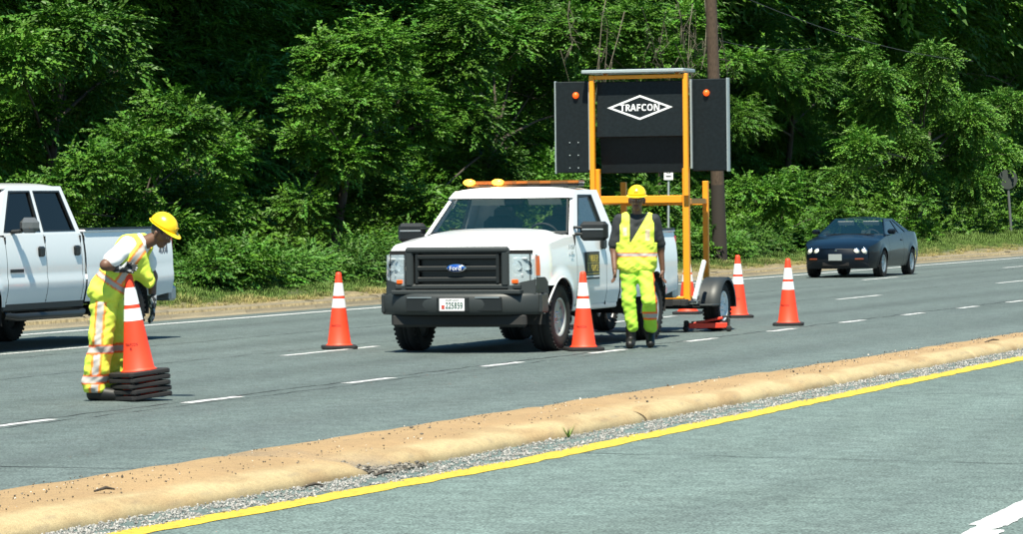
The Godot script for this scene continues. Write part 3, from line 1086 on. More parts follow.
# ---------------------------------------------------------------- vehicles: shared pieces (x forward, front axle at x = 0, -z the driver's side)
func wheel(parent, at: Vector3, r: float, w: float, rim: float, side: float, spokes: int, m, steer := 0.0, open_frac := 0.5):
	var o = node("wheel", parent)
	o.transform = Transform3D(Basis(Vector3.UP, steer), at)
	var ax = Transform3D(Basis(Vector3(1, 0, 0), PI / 2 * side), Vector3.ZERO)   # local y points outwards
	var st = ST()
	var h = w * 0.5
	lathe(st, [[rim, -h * 0.85], [rim + 0.02, -h], [r - 0.05, -h * 1.02], [r - 0.012, -h * 0.86], [r, -h * 0.62], [r, -h * 0.22], [r - 0.008, -h * 0.2], [r - 0.008, -h * 0.14], [r, -h * 0.12], [r, h * 0.12], [r - 0.008, h * 0.14], [r - 0.008, h * 0.2], [r, h * 0.22], [r, h * 0.62], [r - 0.012, h * 0.86], [r - 0.05, h * 1.02], [rim + 0.02, h], [rim, h * 0.85]], 40, ax)
	# tread lugs on the shoulders
	for i in 36:
		var a = TAU * i / 36
		for sg in [-1.0, 1.0]:
			var c = ax * Vector3(cos(a) * (r - 0.02), sg * h * 0.91, sin(a) * (r - 0.02))
			var rad = (ax.basis * Vector3(cos(a), 0, sin(a)))
			var axv = ax.basis * Vector3(0, 1, 0)
			box(st, c, Vector3(0.016, 0.03, 0.03), 0.0, Basis(rad, axv, rad.cross(axv)))
	obj("tyre", st, M.tyre, o)
	st = ST()
	lathe(st, [[rim, -h * 0.8], [rim + 0.008, -h * 0.86], [rim - 0.02, -h * 0.5], [rim - 0.025, h * 0.45], [rim - 0.012, h * 0.8], [rim + 0.008, h * 0.9], [rim + 0.002, h * 0.94], [rim - 0.022, h * 0.84], [rim - 0.035, h * 0.5]], 40, ax)
	lathe(st, [[0.0, h * 0.72], [0.035, h * 0.72], [0.045, h * 0.66], [0.085, h * 0.58], [0.09, h * 0.2]], 20, ax)
	for i in spokes:
		var a = TAU * i / spokes + 0.2
		var rad = ax.basis * Vector3(cos(a), 0, sin(a))
		var axv = ax.basis * Vector3(0, 1, 0)
		var c = rad * ((rim + 0.06) * 0.5) + axv * h * 0.52
		box(st, c, Vector3(rim - 0.06, 0.035, TAU * rim / spokes * open_frac), 0.01, Basis((rad * 0.985 + axv * 0.08).normalized(), axv, rad.cross(axv)))
	obj("rim", st, m, o)
	st = ST()
	lathe(st, [[0.0, h * 0.1], [rim - 0.03, h * 0.1]], 28, ax)
	obj("brake_shield", st, M.dark, o)
	st = ST()
	for i in 6:
		var a = TAU * i / 6
		var c = ax * Vector3(cos(a) * 0.062, h * 0.66, sin(a) * 0.062)
		lathe(st, [[0.0, 0.012], [0.009, 0.012], [0.009, -0.01]], 6, Transform3D(ax.basis, c))
	obj("lug_nuts", st, M.chrome, o)
	return o

# side skin between x0 and x1, both as functions of x and y
func skin(st, x0, x1, nx, yb: Callable, yt: Callable, zf: Callable, side: float, nv := 10):
	grid(st, func(u, v):
		var x = lerp(float(x0), float(x1), u)
		var y = lerp(float(yb.call(x)), float(yt.call(x)), v)
		return Vector3(x, y, side * zf.call(x, y)), nx, nv, side < 0)

func arch(x, xc, yc, r, low):
	var d = r * r - (x - xc) * (x - xc)
	return max(low, yc + sqrt(d)) if d > 0 else low

func build_pickups():
	build_service_truck()
	build_crew_pickup()

# pieces of a window frame between an outer and an inner outline of the same count
func frame(st, outer: Array, inner: Array, n: Vector3, t: float):
	for i in outer.size():
		var j = (i + 1) % outer.size()
		slab(st, [outer[i], outer[j], inner[j], inner[i]], n, t)

func cab(parent, P: Dictionary, body_m, glass_side, glass_front):
	# P: belt, roof, xA (A-pillar foot), xF (roof front), xR (roof rear), xB (rear foot), zb, zr, windows [[x bottom front, x bottom rear, x top front, x top rear]...]
	var zat = func(y): return lerp(P.zb, P.zr, clamp((y - P.belt) / (P.roof - P.belt), 0.0, 1.0))
	var y0 = P.belt + 0.035
	var y1 = P.roof - 0.085
	var st = ST()
	for sd in [-1.0, 1.0]:
		st = ST()
		var V = func(x, y): return Vector3(x, y, sd * zat.call(y))
		var nrm = Vector3(0, 0.35, sd).normalized()
		var ws = P.windows
		var A0 = V.call(P.xA, P.belt)
		var A1 = V.call(P.xF, P.roof - 0.03)
		var R1 = V.call(P.xR, P.roof - 0.03)
		var B0 = V.call(P.xB, P.belt)
		var f = ws[0]
		var e = ws[-1]
		slab(st, [A0, A1, V.call(f[2], y1), V.call(f[0], y0)], nrm, 0.05)
		var top = [A1, R1, V.call(e[3], y1)]
		for k in range(ws.size() - 1, -1, -1):
			if k < ws.size() - 1: top.append(V.call(ws[k][3], y1))
			top.append(V.call(ws[k][2], y1))
		slab(st, top, nrm, 0.05)
		slab(st, [R1, B0, V.call(e[1], y0), V.call(e[3], y1)], nrm, 0.05)
		slab(st, [A0, V.call(f[0], y0), V.call(e[1], y0), B0], nrm, 0.05)
		for k in ws.size() - 1:
			slab(st, [V.call(ws[k][3], y1), V.call(ws[k + 1][2], y1), V.call(ws[k + 1][0], y0), V.call(ws[k][1], y0)], nrm, 0.05)
		obj("pillars", st, body_m, parent)
	for sd in [-1.0, 1.0]:
		var V = func(x, y, dz): return Vector3(x, y, sd * (zat.call(y) + dz))
		for w in P.windows:
			var nrm = Vector3(0, 0.35, sd).normalized()
			var g = ST()
			slab(g, [V.call(w[0] + 0.03, y0 - 0.02, -0.022), V.call(w[2] + 0.03, y1 + 0.02, -0.022), V.call(w[3] - 0.03, y1 + 0.02, -0.022), V.call(w[1] - 0.03, y0 - 0.02, -0.022)], nrm, 0.006)
			var wi = obj("window", g, glass_side, parent)
			var s2 = ST()
			var o = [V.call(w[0], y0, 0.004), V.call(w[2], y1, 0.004), V.call(w[3], y1, 0.004), V.call(w[1], y0, 0.004)]
			var c = (o[0] + o[1] + o[2] + o[3]) / 4.0
			var inn = []
			for q in o: inn.append(q + (c - q).normalized() * 0.035)
			frame(s2, o, inn, nrm, 0.03)
			obj("seal", s2, M.black_plastic, wi)
	# roof
	st = ST()
	grid(st, func(u, v):
		var x = lerp(P.xF + 0.06, P.xR - 0.04, u)
		var t = v * 2.0 - 1.0
		var edge = pow(abs(t), 5.0)
		var ex = pow(abs(u * 2.0 - 1.0), 8.0)
		return Vector3(x, P.roof - 0.035 + 0.05 * (1.0 - edge) * (1.0 - 0.5 * ex) - 0.02 * edge, t * (P.zr + 0.012)), 14, 18)
	obj("roof", st, body_m, parent)
	# windscreen with its surround
	var wsf = func(u, v, out):
		var y = lerp(P.belt + P.cowl, P.roof - P.header, v)
		var x = lerp(P.xA, P.xF, (y - P.belt) / (P.roof - P.belt))
		var t = u * 2.0 - 1.0
		var half = zat.call(y) - 0.055
		return Vector3(x + 0.13 * (1.0 - t * t) + out, y, t * half)
	st = ST()
	grid(st, func(u, v): return wsf.call(u, v, 0.0), 14, 6)
	var wsn = obj("windscreen", st, glass_front, parent)
	st = ST()
	grid(st, func(u, v):
		var tt = u * 2.0 - 1.0
		var a = wsf.call(u, 1.0, 0.01)
		var b = Vector3(P.xF + 0.02, P.roof + 0.006 - 0.05 * pow(abs(tt), 5.0), tt * P.zr)
		var p = a.lerp(b, v)
		p.z = tt * (zat.call(p.y) + 0.006)
		p.x += 0.03 * sin(v * PI) * (1.0 - tt * tt)
		return p, 14, 5)
	obj("windscreen_header", st, body_m, parent)
	st = ST()
	for q in [[0.0, 0.012], [0.988, 1.0]]:
		grid(st, func(u, v): return wsf.call(lerp(q[0], q[1], u), v, 0.006), 1, 6)
	for q in [[0.0, 0.05], [0.975, 1.0]]:
		grid(st, func(u, v): return wsf.call(u, lerp(q[0], q[1], v), 0.006), 14, 1)
	obj("seal", st, M.black_plastic, wsn)
	# cowl, rear wall with its window, headliner
	st = ST()
	box(st, Vector3((P.xR + P.xB) * 0.5, (P.belt + 0.5) * 0.5, 0), Vector3(0.03, P.belt - 0.5, P.zb * 1.94), 0.0)
	slab(st, [Vector3(P.xB, P.belt, -P.zb + 0.02), Vector3(P.xR, P.roof - 0.04, -P.zr + 0.02), Vector3(P.xR, P.roof - 0.04, -0.5), Vector3(P.xB, P.belt, -0.55)], Vector3(-1, 0.1, 0), 0.03)
	slab(st, [Vector3(P.xB, P.belt, P.zb - 0.02), Vector3(P.xR, P.roof - 0.04, P.zr - 0.02), Vector3(P.xR, P.roof - 0.04, 0.5), Vector3(P.xB, P.belt, 0.55)], Vector3(-1, 0.1, 0), 0.03)
	obj("rear_wall", st, body_m, parent)
	st = ST()
	slab(st, [Vector3(P.xB, P.belt, -0.55), Vector3(P.xR, P.roof - 0.06, -0.5), Vector3(P.xR, P.roof - 0.06, 0.5), Vector3(P.xB, P.belt, 0.55)], Vector3(-1, 0.1, 0), 0.006)
	obj("rear_window", st, glass_front, parent)
	# inside
	st = ST()
	box(st, Vector3(P.xA - 0.28, P.belt - 0.10, 0), Vector3(0.62, 0.26, P.zb * 1.8), 0.06)
	obj("dashboard", st, M.dash, parent)
	st = ST()
	box(st, Vector3((P.xA + P.xB) * 0.5, 0.62, 0), Vector3(abs(P.xB - P.xA), 0.06, P.zb * 1.8))
	box(st, Vector3((P.xA + P.xB) * 0.5, P.belt - 0.3, P.zb - 0.07), Vector3(abs(P.xB - P.xA), 0.6, 0.03))
	box(st, Vector3((P.xA + P.xB) * 0.5, P.belt - 0.3, -P.zb + 0.07), Vector3(abs(P.xB - P.xA), 0.6, 0.03))
	obj("interior_trim", st, M.dash, parent)
	for sd in [-0.38, 0.38]:
		st = ST()
		box(st, Vector3(P.xF - 0.32, 0.98, sd), Vector3(0.5, 0.18, 0.52), 0.07)
		box(st, Vector3(P.xF - 0.62, 1.28, sd), Vector3(0.16, 0.62, 0.5), 0.07, Basis(Vector3(0, 0, 1), 0.22))
		box(st, Vector3(P.xF - 0.71, 1.62, sd), Vector3(0.10, 0.16, 0.27), 0.045, Basis(Vector3(0, 0, 1), 0.22))
		obj("seat", st, M.seat, parent)
		st = ST()
		box(st, Vector3(P.xF - 0.07, P.roof - 0.15, sd * 0.95), Vector3(0.14, 0.018, 0.42), 0.006, Basis(Vector3(0, 0, 1), 0.9))
		obj("sun_visor", st, M.visor, parent)
	st = ST()
	var tor = []
	var rr = []
	var tilt = Transform3D(Basis(Vector3(0, 0, 1), -0.5), Vector3(P.xA - 0.62, P.belt - 0.02, -0.38))
	for i in 25:
		var a = TAU * i / 24
		tor.append(tilt * Vector3(0, cos(a) * 0.19, sin(a) * 0.19))
		rr.append(0.016)
	tube(st, tor, rr, 6, false)
	tube(st, [tilt * Vector3(0, 0, -0.18), tilt * Vector3(0, -0.02, 0), tilt * Vector3(0, 0, 0.18)], [0.014, 0.03, 0.014], 6)
	obj("steering_wheel", st, M.dash, parent)
	st = ST()
	box(st, Vector3(P.xF + 0.02, P.roof - 0.17, 0), Vector3(0.03, 0.07, 0.24), 0.012)
	obj("inside_mirror", st, M.black_plastic, parent)

func bed(parent, xf, xr, ax, top, hw, body_m, zf: Callable, r_arch, hub):
	for sd in [-1.0, 1.0]:
		var st = ST()
		skin(st, xf, xr, 56, func(x): return arch(x, ax, hub, r_arch, 0.56 + 0.05 * ss(ax - r_arch, xr, x)), func(x): return top, zf, sd, 10)
		# rail and inner wall
		st.set_smooth_group(-1)
		box(st, Vector3((xf + xr) * 0.5, top - 0.005, sd * (hw - 0.075)), Vector3(abs(xr - xf) - 0.01, 0.035, 0.10), 0.012)
		box(st, Vector3((xf + xr) * 0.5, top - 0.28, sd * (hw - 0.13)), Vector3(abs(xr - xf) - 0.01, 0.55, 0.02))
		obj("bed_side", st, body_m, parent)
		st = ST()
		box(st, Vector3((xf + xr) * 0.5, top + 0.022, sd * (hw - 0.07)), Vector3(abs(xr - xf) - 0.04, 0.02, 0.10), 0.008)
		obj("rail_cap", st, M.black_plastic, parent)
		# wheel house behind the arch
		st = ST()
		grid(st, func(u, v):
			var a = lerp(-0.1, PI + 0.1, u)
			return Vector3(ax + cos(a) * (r_arch + 0.01), hub + sin(a) * (r_arch + 0.01), sd * lerp(hw - 0.01, hw - 0.42, v)), 16, 1)
		obj("wheel_house", st, M.under, parent)
	var st = ST()
	box(st, Vector3((xf + xr) * 0.5, 0.82, 0), Vector3(abs(xr - xf), 0.04, hw * 1.8))
	box(st, Vector3(xf - 0.02, (0.8 + top) * 0.5, 0), Vector3(0.04, top - 0.8, hw * 1.78))
	obj("bed_floor", st, body_m, parent)
	st = ST()
	box(st, Vector3(xr - 0.02, (0.66 + top) * 0.5, 0), Vector3(0.06, top - 0.66 + 0.01, hw * 1.64), 0.015)
	var tg = obj("tailgate", st, body_m, parent)
	boxo("handle", Vector3(xr - 0.055, top - 0.14, 0), Vector3(0.02, 0.06, 0.22), M.black_plastic, tg, 0.006)
	for sd in [-1.0, 1.0]:
		boxo("tail_light", Vector3(xr - 0.012, top - 0.26, sd * (hw - 0.085)), Vector3(0.07, 0.40, 0.125), M.red_lens, parent, 0.02)
	boxo("rear_bumper", Vector3(xr - 0.12, 0.60, 0), Vector3(0.2, 0.2, hw * 1.9), M.steel, parent, 0.03)

func build_service_truck():
	var t = thing("pickup_truck", "white pickup truck with amber roof beacons and black grille", "pickup truck", W(46.18, 16.59), road_basis(PI), "")
	var hw = 0.995
	var hub = 0.395
	var zf = func(x, y):
		var z = hw - 0.085 * ss(0.30, 0.78, x) - 0.055 * pow(clamp((0.78 - y) / 0.35, 0, 1), 2) - 0.055 * pow(clamp((y - 1.0) / 0.38, 0, 1), 1.6)
		for xc in [0.0, -3.68]:
			var r = Vector2(x - xc, y - hub).length()
			z += 0.022 * (1.0 - ss(0.47, 0.60, r))
		z += 0.010 * exp(-pow((y - 0.66) / 0.03, 2)) * (1.0 if x < -0.6 else 0.0)
		return z
	var sill = 0.47
	var hood_edge = func(x): return mixv([[-0.6, 1.35], [-0.2, 1.325], [0.3, 1.27], [0.60, 1.20], [0.72, 1.14]], x)
	# fenders
	for sd in [-1.0, 1.0]:
		var st = ST()
		skin(st, 0.70, -0.60, 60, func(x): return arch(x, 0.0, hub, 0.47, 0.78 if x > 0.3 else sill), hood_edge, zf, sd, 14)
		var f = obj("fender", st, M.white_paint, t)
		st = ST()
		grid(st, func(u, v):
			var a = lerp(-0.15, PI + 0.15, u)
			return Vector3(cos(a) * 0.475, hub + sin(a) * 0.475, sd * lerp(hw - 0.03, 0.55, v)), 18, 1)
		obj("wheel_house", st, M.under, f)
		# arch lip
		st = ST()
		var p = []
		var r = []
		for i in 25:
			var a = lerp(0.12, PI - 0.16, i / 24.0)
			var x = cos(a) * 0.472
			var y = hub + sin(a) * 0.472
			p.append(Vector3(x, y, sd * (zf.call(x, y) - 0.003)))
			r.append(0.012)
		tube(st, p, r, 6)
		obj("arch_lip", st, M.white_paint, f)
	# doors and cab corners
	var belt = 1.345
	for sd in [-1.0, 1.0]:
		var st = ST()
		skin(st, -0.612, -1.72, 24, func(x): return sill + 0.05, func(x): return belt, zf, sd, 16)
		var d = obj("door", st, M.white_paint, t)
		boxo("handle", Vector3(-1.60, 1.235, sd * (hw + 0.005)), Vector3(0.16, 0.12, 0.05), M.black_plastic, d, 0.02)
		st = ST()
		skin(st, -1.732, -2.22, 10, func(x): return sill + 0.05, func(x): return belt, zf, sd, 16)
		obj("cab_corner", st, M.white_paint, t)
		boxo("rocker", Vector3(-1.34, sill + 0.022, sd * (hw - 0.06)), Vector3(1.72, 0.075, 0.06), M.white_paint, t, 0.015)
		st = ST()
		box(st, Vector3(-0.606, 0.93, sd * (hw - 0.05)), Vector3(0.03, 0.86, 0.05))
		box(st, Vector3(-1.726, 0.93, sd * (hw - 0.05)), Vector3(0.03, 0.86, 0.05))
		box(st, Vector3(-2.235, 0.95, sd * (hw - 0.09)), Vector3(0.06, 0.8, 0.05))
		obj("door_gap", st, M.dark, t)
		# towing mirror
		st = ST()
		box(st, Vector3(-0.76, 1.40, sd * 1.16), Vector3(0.13, 0.23, 0.34), 0.04)
		var mi = obj("mirror", st, M.black_plastic, t)
		st = ST()
		bar(st, Vector3(-0.72, 1.37, sd * 0.93), Vector3(-0.74, 1.36, sd * 1.03), 0.09, 0.035, 0.01)
		bar(st, Vector3(-0.72, 1.45, sd * 0.91), Vector3(-0.74, 1.44, sd * 1.03), 0.09, 0.03, 0.01)
		obj("mirror_arm", st, M.black_plastic, mi)
		st = ST()
		box(st, Vector3(-0.693, 1.42, sd * 1.16), Vector3(0.012, 0.018, 0.27), 0.004)
		obj("mirror_trim", st, M.steel, mi)
		boxo("mirror_glass", Vector3(-0.828, 1.40, sd * 1.16), Vector3(0.01, 0.17, 0.24), M.chrome, mi)
	# hood
	var st = ST()
	grid(st, func(u, v):
		var x = lerp(0.72, -0.56, u)
		var tt = v * 2.0 - 1.0
		var edge = hood_edge.call(x)
		var w = zf.call(x, edge) - 0.002
		var crown_ = lerp(0.085, 0.075, u) * (1.0 - pow(abs(tt), 2.6))
		var dome = 0.022 * ss(0.82, 0.62, abs(tt)) * ss(0.03, 0.2, u)
		var nose = -0.05 * pow(1.0 - ss(0.0, 0.10, u), 2.0)
		return Vector3(x + 0.05 * (1.0 - tt * tt) * (1.0 - u), edge + crown_ + dome + nose, tt * w), 28, 40)
	var hood = obj("hood", st, M.white_paint, t)
	boxo("cowl", Vector3(-0.58, 1.36, 0), Vector3(0.22, 0.05, 1.72), M.black_plastic, hood, 0.015)
	# cab
	cab(t, {belt = belt, roof = 1.925, xA = -0.58, xF = -1.20, xR = -2.08, xB = -2.22, zb = 0.945, zr = 0.75, cowl = 0.04, header = 0.12, windows = [[-0.80, -1.86, -1.27, -1.80]]}, M.white_paint, M.glass, M.glass)
	# nose: black grille surround
	st = ST()
	var fx = 0.83
	box(st, Vector3(fx, 1.205, 0), Vector3(0.09, 0.075, 1.28), 0.025)
	box(st, Vector3(fx - 0.02, 0.775, 0), Vector3(0.09, 0.07, 1.56), 0.02)
	for sd in [-1.0, 1.0]:
		box(st, Vector3(fx - 0.01, 0.99, sd * 0.595), Vector3(0.09, 0.42, 0.10), 0.02)
	obj("grille_surround", st, M.grey_plastic, t)
	st = ST()
	box(st, Vector3(fx - 0.06, 0.99, 0), Vector3(0.02, 0.40, 1.16))
	var gr = obj("grille", st, M.black_gloss, t)
	for y in [1.125, 0.99, 0.86]:
		boxo("grille_bar", Vector3(fx + 0.005, y, 0), Vector3(0.05, 0.062, 1.00), M.black_plastic, gr, 0.015)
	for sd in [-1.0, 1.0]:
		boxo("grille_bar", Vector3(fx + 0.0, 0.99, sd * 0.50), Vector3(0.05, 0.36, 0.05), M.black_plastic, gr, 0.012)
	# oval badge
	st = ST()
	lathe(st, [[0.0, 0.02], [0.9, 0.018], [1.0, 0.0]], 32, Transform3D(Basis(Vector3(0, 0, 0.125), Vector3(1, 0, 0), Vector3(0, 0.052, 0)), Vector3(fx + 0.042, 0.995, 0)))
	var em = obj("badge", st, M.chrome, t)
	st = ST()
	lathe(st, [[0.0, 0.02], [0.92, 0.019], [1.0, 0.0]], 32, Transform3D(Basis(Vector3(0, 0, 0.112), Vector3(1, 0, 0), Vector3(0, 0.044, 0)), Vector3(fx + 0.048, 0.995, 0)))
	obj("badge_field", st, M.blue, em)
	lettering("Ford", 0.14, 0.05, M.white_ink, em, Transform3D(Basis(Vector3.UP, PI / 2), Vector3(fx + 0.071, 0.995, 0)), "lettering", false)
	# head lamps
	for sd in [-1.0, 1.0]:
		var V = func(x, y, z): return Vector3(x, y, sd * z)
		st = ST()
		slab(st, [V.call(0.80, 1.15, 0.66), V.call(0.66, 1.145, 0.925), V.call(0.66, 0.80, 0.93), V.call(0.80, 0.80, 0.66)], Vector3(1, 0, sd * 0.5), 0.10)
		var hl = obj("headlight", st, mat(0.16, 0.18, 0.19, 0.25, 0.6), t)
		for q in [[0.775, 1.02, 0.735], [0.735, 1.02, 0.845]]:
			st = ST()
			lathe(st, [[0.012, -0.02], [0.03, 0.0], [0.052, 0.03], [0.058, 0.045]], 16, Transform3D(Basis(Vector3(0, 0, 1), -PI / 2), V.call(q[0], q[1], q[2])))
			obj("reflector", st, M.chrome, hl)
		boxo("inner_trim", V.call(0.785, 0.905, 0.74), Vector3(0.03, 0.045, 0.12), M.alloy, hl, 0.01)
		boxo("inner_trim", V.call(0.78, 1.10, 0.76), Vector3(0.03, 0.03, 0.18), M.alloy, hl, 0.01)
		st = ST()
		slab(st, [V.call(0.868, 1.155, 0.655), V.call(0.715, 1.15, 0.925), V.call(0.715, 0.79, 0.93), V.call(0.868, 0.79, 0.655)], Vector3(1, 0, sd * 0.5), 0.006)
		obj("lens", st, M.lens, hl)
		st = ST()
		skin(st, 0.724, 0.60, 6, func(x): return 0.90, func(x): return 1.13, func(x, y): return zf.call(x, y) + 0.004, sd, 6)
		obj("turn_signal", st, M.amber, t)
		st = ST()
		box(st, V.call(0.845, 0.835, 0.71), Vector3(0.02, 0.05, 0.09), 0.008)
		obj("side_marker", st, M.amber, t)
		# dark lower fender cladding
		st = ST()
		skin(st, 0.735, 0.44, 12, func(x): return 0.69, func(x): return mixv([[0.42, 0.80], [0.5, 0.88], [0.735, 0.88]], x), func(x, y): return zf.call(x, y) + 0.006, sd, 6)
		slab(st, [V.call(0.872, 0.80, 0.64), V.call(0.72, 0.86, 0.93), V.call(0.735, 0.69, 0.93), V.call(0.88, 0.69, 0.64)], Vector3(1, 0, sd * 0.5), 0.02)
		obj("corner_cladding", st, M.grey_plastic, t)
	boxo("white_header", Vector3(0.70, 1.0, 0), Vector3(0.1, 0.4, 1.75), M.dark, t)
	# bumper
	st = ST()
	grid(st, func(u, v):
		var z = lerp(-1.0, 1.0, u)
		var a = lerp(-0.5 * PI, 0.5 * PI, v)
		var wrap = pow(abs(z), 4.0)
		return Vector3(0.96 - 0.22 * wrap - 0.10 * pow(abs(z), 2) + 0.045 * cos(a), 0.575 + 0.125 * sin(a), z * 1.0), 32, 8)
	grid(st, func(u, v):
		var z = lerp(-1.0, 1.0, u)
		var wrap = pow(abs(z), 4.0)
		return Vector3(lerp(0.96 - 0.22 * wrap - 0.10 * pow(abs(z), 2), 0.70, v), 0.70, z), 32, 1)
	for sd in [-1.0, 1.0]:
		box(st, Vector3(0.60, 0.58, sd * 0.975), Vector3(0.26, 0.235, 0.05), 0.02)
	var bp = obj("front_bumper", st, M.grey_plastic, t)
	st = ST()
	box(st, Vector3(0.965, 0.575, 0.42), Vector3(0.04, 0.17, 0.34), 0.01)
	box(st, Vector3(0.965, 0.575, -0.42), Vector3(0.04, 0.17, 0.34), 0.01)
	box(st, Vector3(0.985, 0.575, 0), Vector3(0.05, 0.17, 0.40), 0.01)
	obj("bumper_recess", st, M.black_plastic, bp)
	for z in [0.42, -0.42]:
		boxo("bumper_trim", Vector3(0.988, 0.655, z), Vector3(0.01, 0.014, 0.30), M.steel, bp)
	boxo("bumper_pad", Vector3(0.80, 0.715, 0), Vector3(0.24, 0.05, 1.6), M.grey_plastic, t, 0.01)
	boxo("air_dam", Vector3(0.78, 0.385, 0), Vector3(0.10, 0.16, 1.66), M.under, t, 0.03)
	# number plate
	boxo("number_plate", Vector3(1.018, 0.565, 0.005), Vector3(0.012, 0.158, 0.31), M.plate, t, 0.004)
	var px = Basis(Vector3.UP, PI / 2)
	lettering("225859", 0.21, 0.075, M.green_ink, t, Transform3D(px, Vector3(1.0255, 0.563, -0.025)), "plate_number", true)
	lettering("MARYLAND", 0.16, 0.018, M.ink, t, Transform3D(px, Vector3(1.0255, 0.625, 0.0)), "plate_lettering", false)
	boxo("plate_emblem", Vector3(1.0255, 0.545, 0.112), Vector3(0.004, 0.045, 0.035), M.red_ink, t)
	boxo("plate_frame", Vector3(1.022, 0.494, 0.0), Vector3(0.02, 0.016, 0.32), M.ink, t)
	# side badge and door sign, on the driver's door
	var back = Basis(Vector3.UP, PI)
	lettering("F-150", 0.20, 0.055, M.steel, t, Transform3D(back, Vector3(-0.38, 1.215, -1.001)), "side_badge")
	lettering("XL", 0.09, 0.04, M.steel, t, Transform3D(back, Vector3(-0.40, 1.145, -1.003)), "side_badge")
	for sd in [-1.0, 1.0]:
		var dz = sd * 1.004
		var bb = back if sd < 0 else Basis()
		boxo("door_sign", Vector3(-1.16, 0.985, dz - sd * 0.002), Vector3(0.52, 0.33, 0.008), M.ink, t, 0.002)
		boxo("door_sign_field", Vector3(-1.16, 1.00, dz + sd * 0.002), Vector3(0.48, 0.27, 0.008), mat(0.06, 0.055, 0.02, 0.5), t, 0.002)
		lettering("AMBER", 0.40, 0.085, M.gold, t, Transform3D(bb, Vector3(-1.16, 1.07, dz + sd * 0.0075)), "door_lettering")
		lettering("& FORCE", 0.42, 0.085, M.gold, t, Transform3D(bb, Vector3(-1.16, 0.955, dz + sd * 0.0075)), "door_lettering")
		boxo("door_sign_line", Vector3(-1.16, 1.013, dz + sd * 0.0075), Vector3(0.46, 0.012, 0.003), M.gold, t)
		boxo("door_sign_line", Vector3(-1.16, 0.885, dz + sd * 0.0075), Vector3(0.46, 0.012, 0.003), M.gold, t)
		boxo("door_sign_strip", Vector3(-1.16, 0.852, dz + sd * 0.0055), Vector3(0.48, 0.02, 0.003), M.white_ink, t)
	# wipers
	st = ST()
	bar(st, Vector3(-0.50, 1.40, -0.55), Vector3(-0.60, 1.445, 0.05), 0.012, 0.014)
	bar(st, Vector3(-0.50, 1.40, 0.05), Vector3(-0.62, 1.445, 0.62), 0.012, 0.014)
	obj("wipers", st, M.black_plastic, t)
	# paper on the dashboard
	boxo("dashboard_paper", Vector3(-0.72, 1.425, -0.02), Vector3(0.10, 0.008, 0.22), M.white_ink, t)
	# bed
	bed(t, -2.27, -4.66, -3.68, 1.37, hw, M.white_paint, zf, 0.47, hub)
	# chassis
	st = ST()
	for z in [-0.4, 0.4]: box(st, Vector3(-2.0, 0.50, z), Vector3(5.2, 0.15, 0.08))
	box(st, Vector3(0.0, 0.40, 0), Vector3(0.14, 0.12, 1.5), 0.03)
	box(st, Vector3(0.3, 0.52, 0), Vector3(0.7, 0.3, 0.9), 0.05)
	box(st, Vector3(-1.5, 0.46, -0.1), Vector3(2.2, 0.16, 0.5), 0.04)
	box(st, Vector3(-3.68, 0.40, 0), Vector3(0.12, 0.12, 1.5), 0.03)
	lathe(st, [[0.0, -0.14], [0.13, -0.08], [0.15, 0.0], [0.13, 0.08], [0.0, 0.14]], 12, Transform3D(Basis(), Vector3(-3.68, 0.40, 0)))
	obj("chassis", st, M.under, t)
	for q in [[0.0, -1.0], [0.0, 1.0], [-3.68, -1.0], [-3.68, 1.0]]:
		wheel(t, Vector3(q[0], hub, q[1] * 0.85), 0.395, 0.265, 0.225, q[1], 7, M.alloy, 0.0, 0.62)
	# amber light bar
	var lb = node("light_bar", t)
	boxo("housing", Vector3(-1.62, 1.992, 0), Vector3(0.26, 0.045, 1.46), mat(0.13, 0.05, 0.006, 0.2), lb, 0.025)
	boxo("housing_base", Vector3(-1.62, 1.957, 0), Vector3(0.24, 0.035, 1.44), M.black_plastic, lb, 0.01)
	for z in [-0.5, 0.5]: boxo("mounting_foot", Vector3(-1.62, 1.925, z), Vector3(0.12, 0.04, 0.06), M.black_plastic, lb)
	for z in [-0.66, -0.3, 0.0, 0.3]: boxo("lamp", Vector3(-1.485, 1.995, z), Vector3(0.015, 0.028, 0.14), mat(0.30, 0.09, 0.008, 0.3), lb, 0.006)
	for z in [0.68, 0.31]:
		st = ST()
		lathe(st, [[0.0, 0.05], [0.045, 0.042], [0.065, 0.0], [0.045, -0.042], [0.0, -0.05]], 18, Transform3D(Basis(Vector3(0, 0, 1), -PI / 2).scaled(Vector3(0.8, 0.62, 1.25)), Vector3(-1.485, 2.00, z)))
		obj("beacon", st, glow(1.0, 0.36, 0.03, 2.6), lb)
		var l = OmniLight3D.new()
		l.name = "beacon_light"
		l.light_color = Color(1.0, 0.65, 0.2)
		l.light_energy = 0.10
		l.light_size = 0.06
		l.omni_range = 8.0
		l.shadow_enabled = true
		lb.add_child(l, true)
		l.position = Vector3(-1.385, 2.00, z)

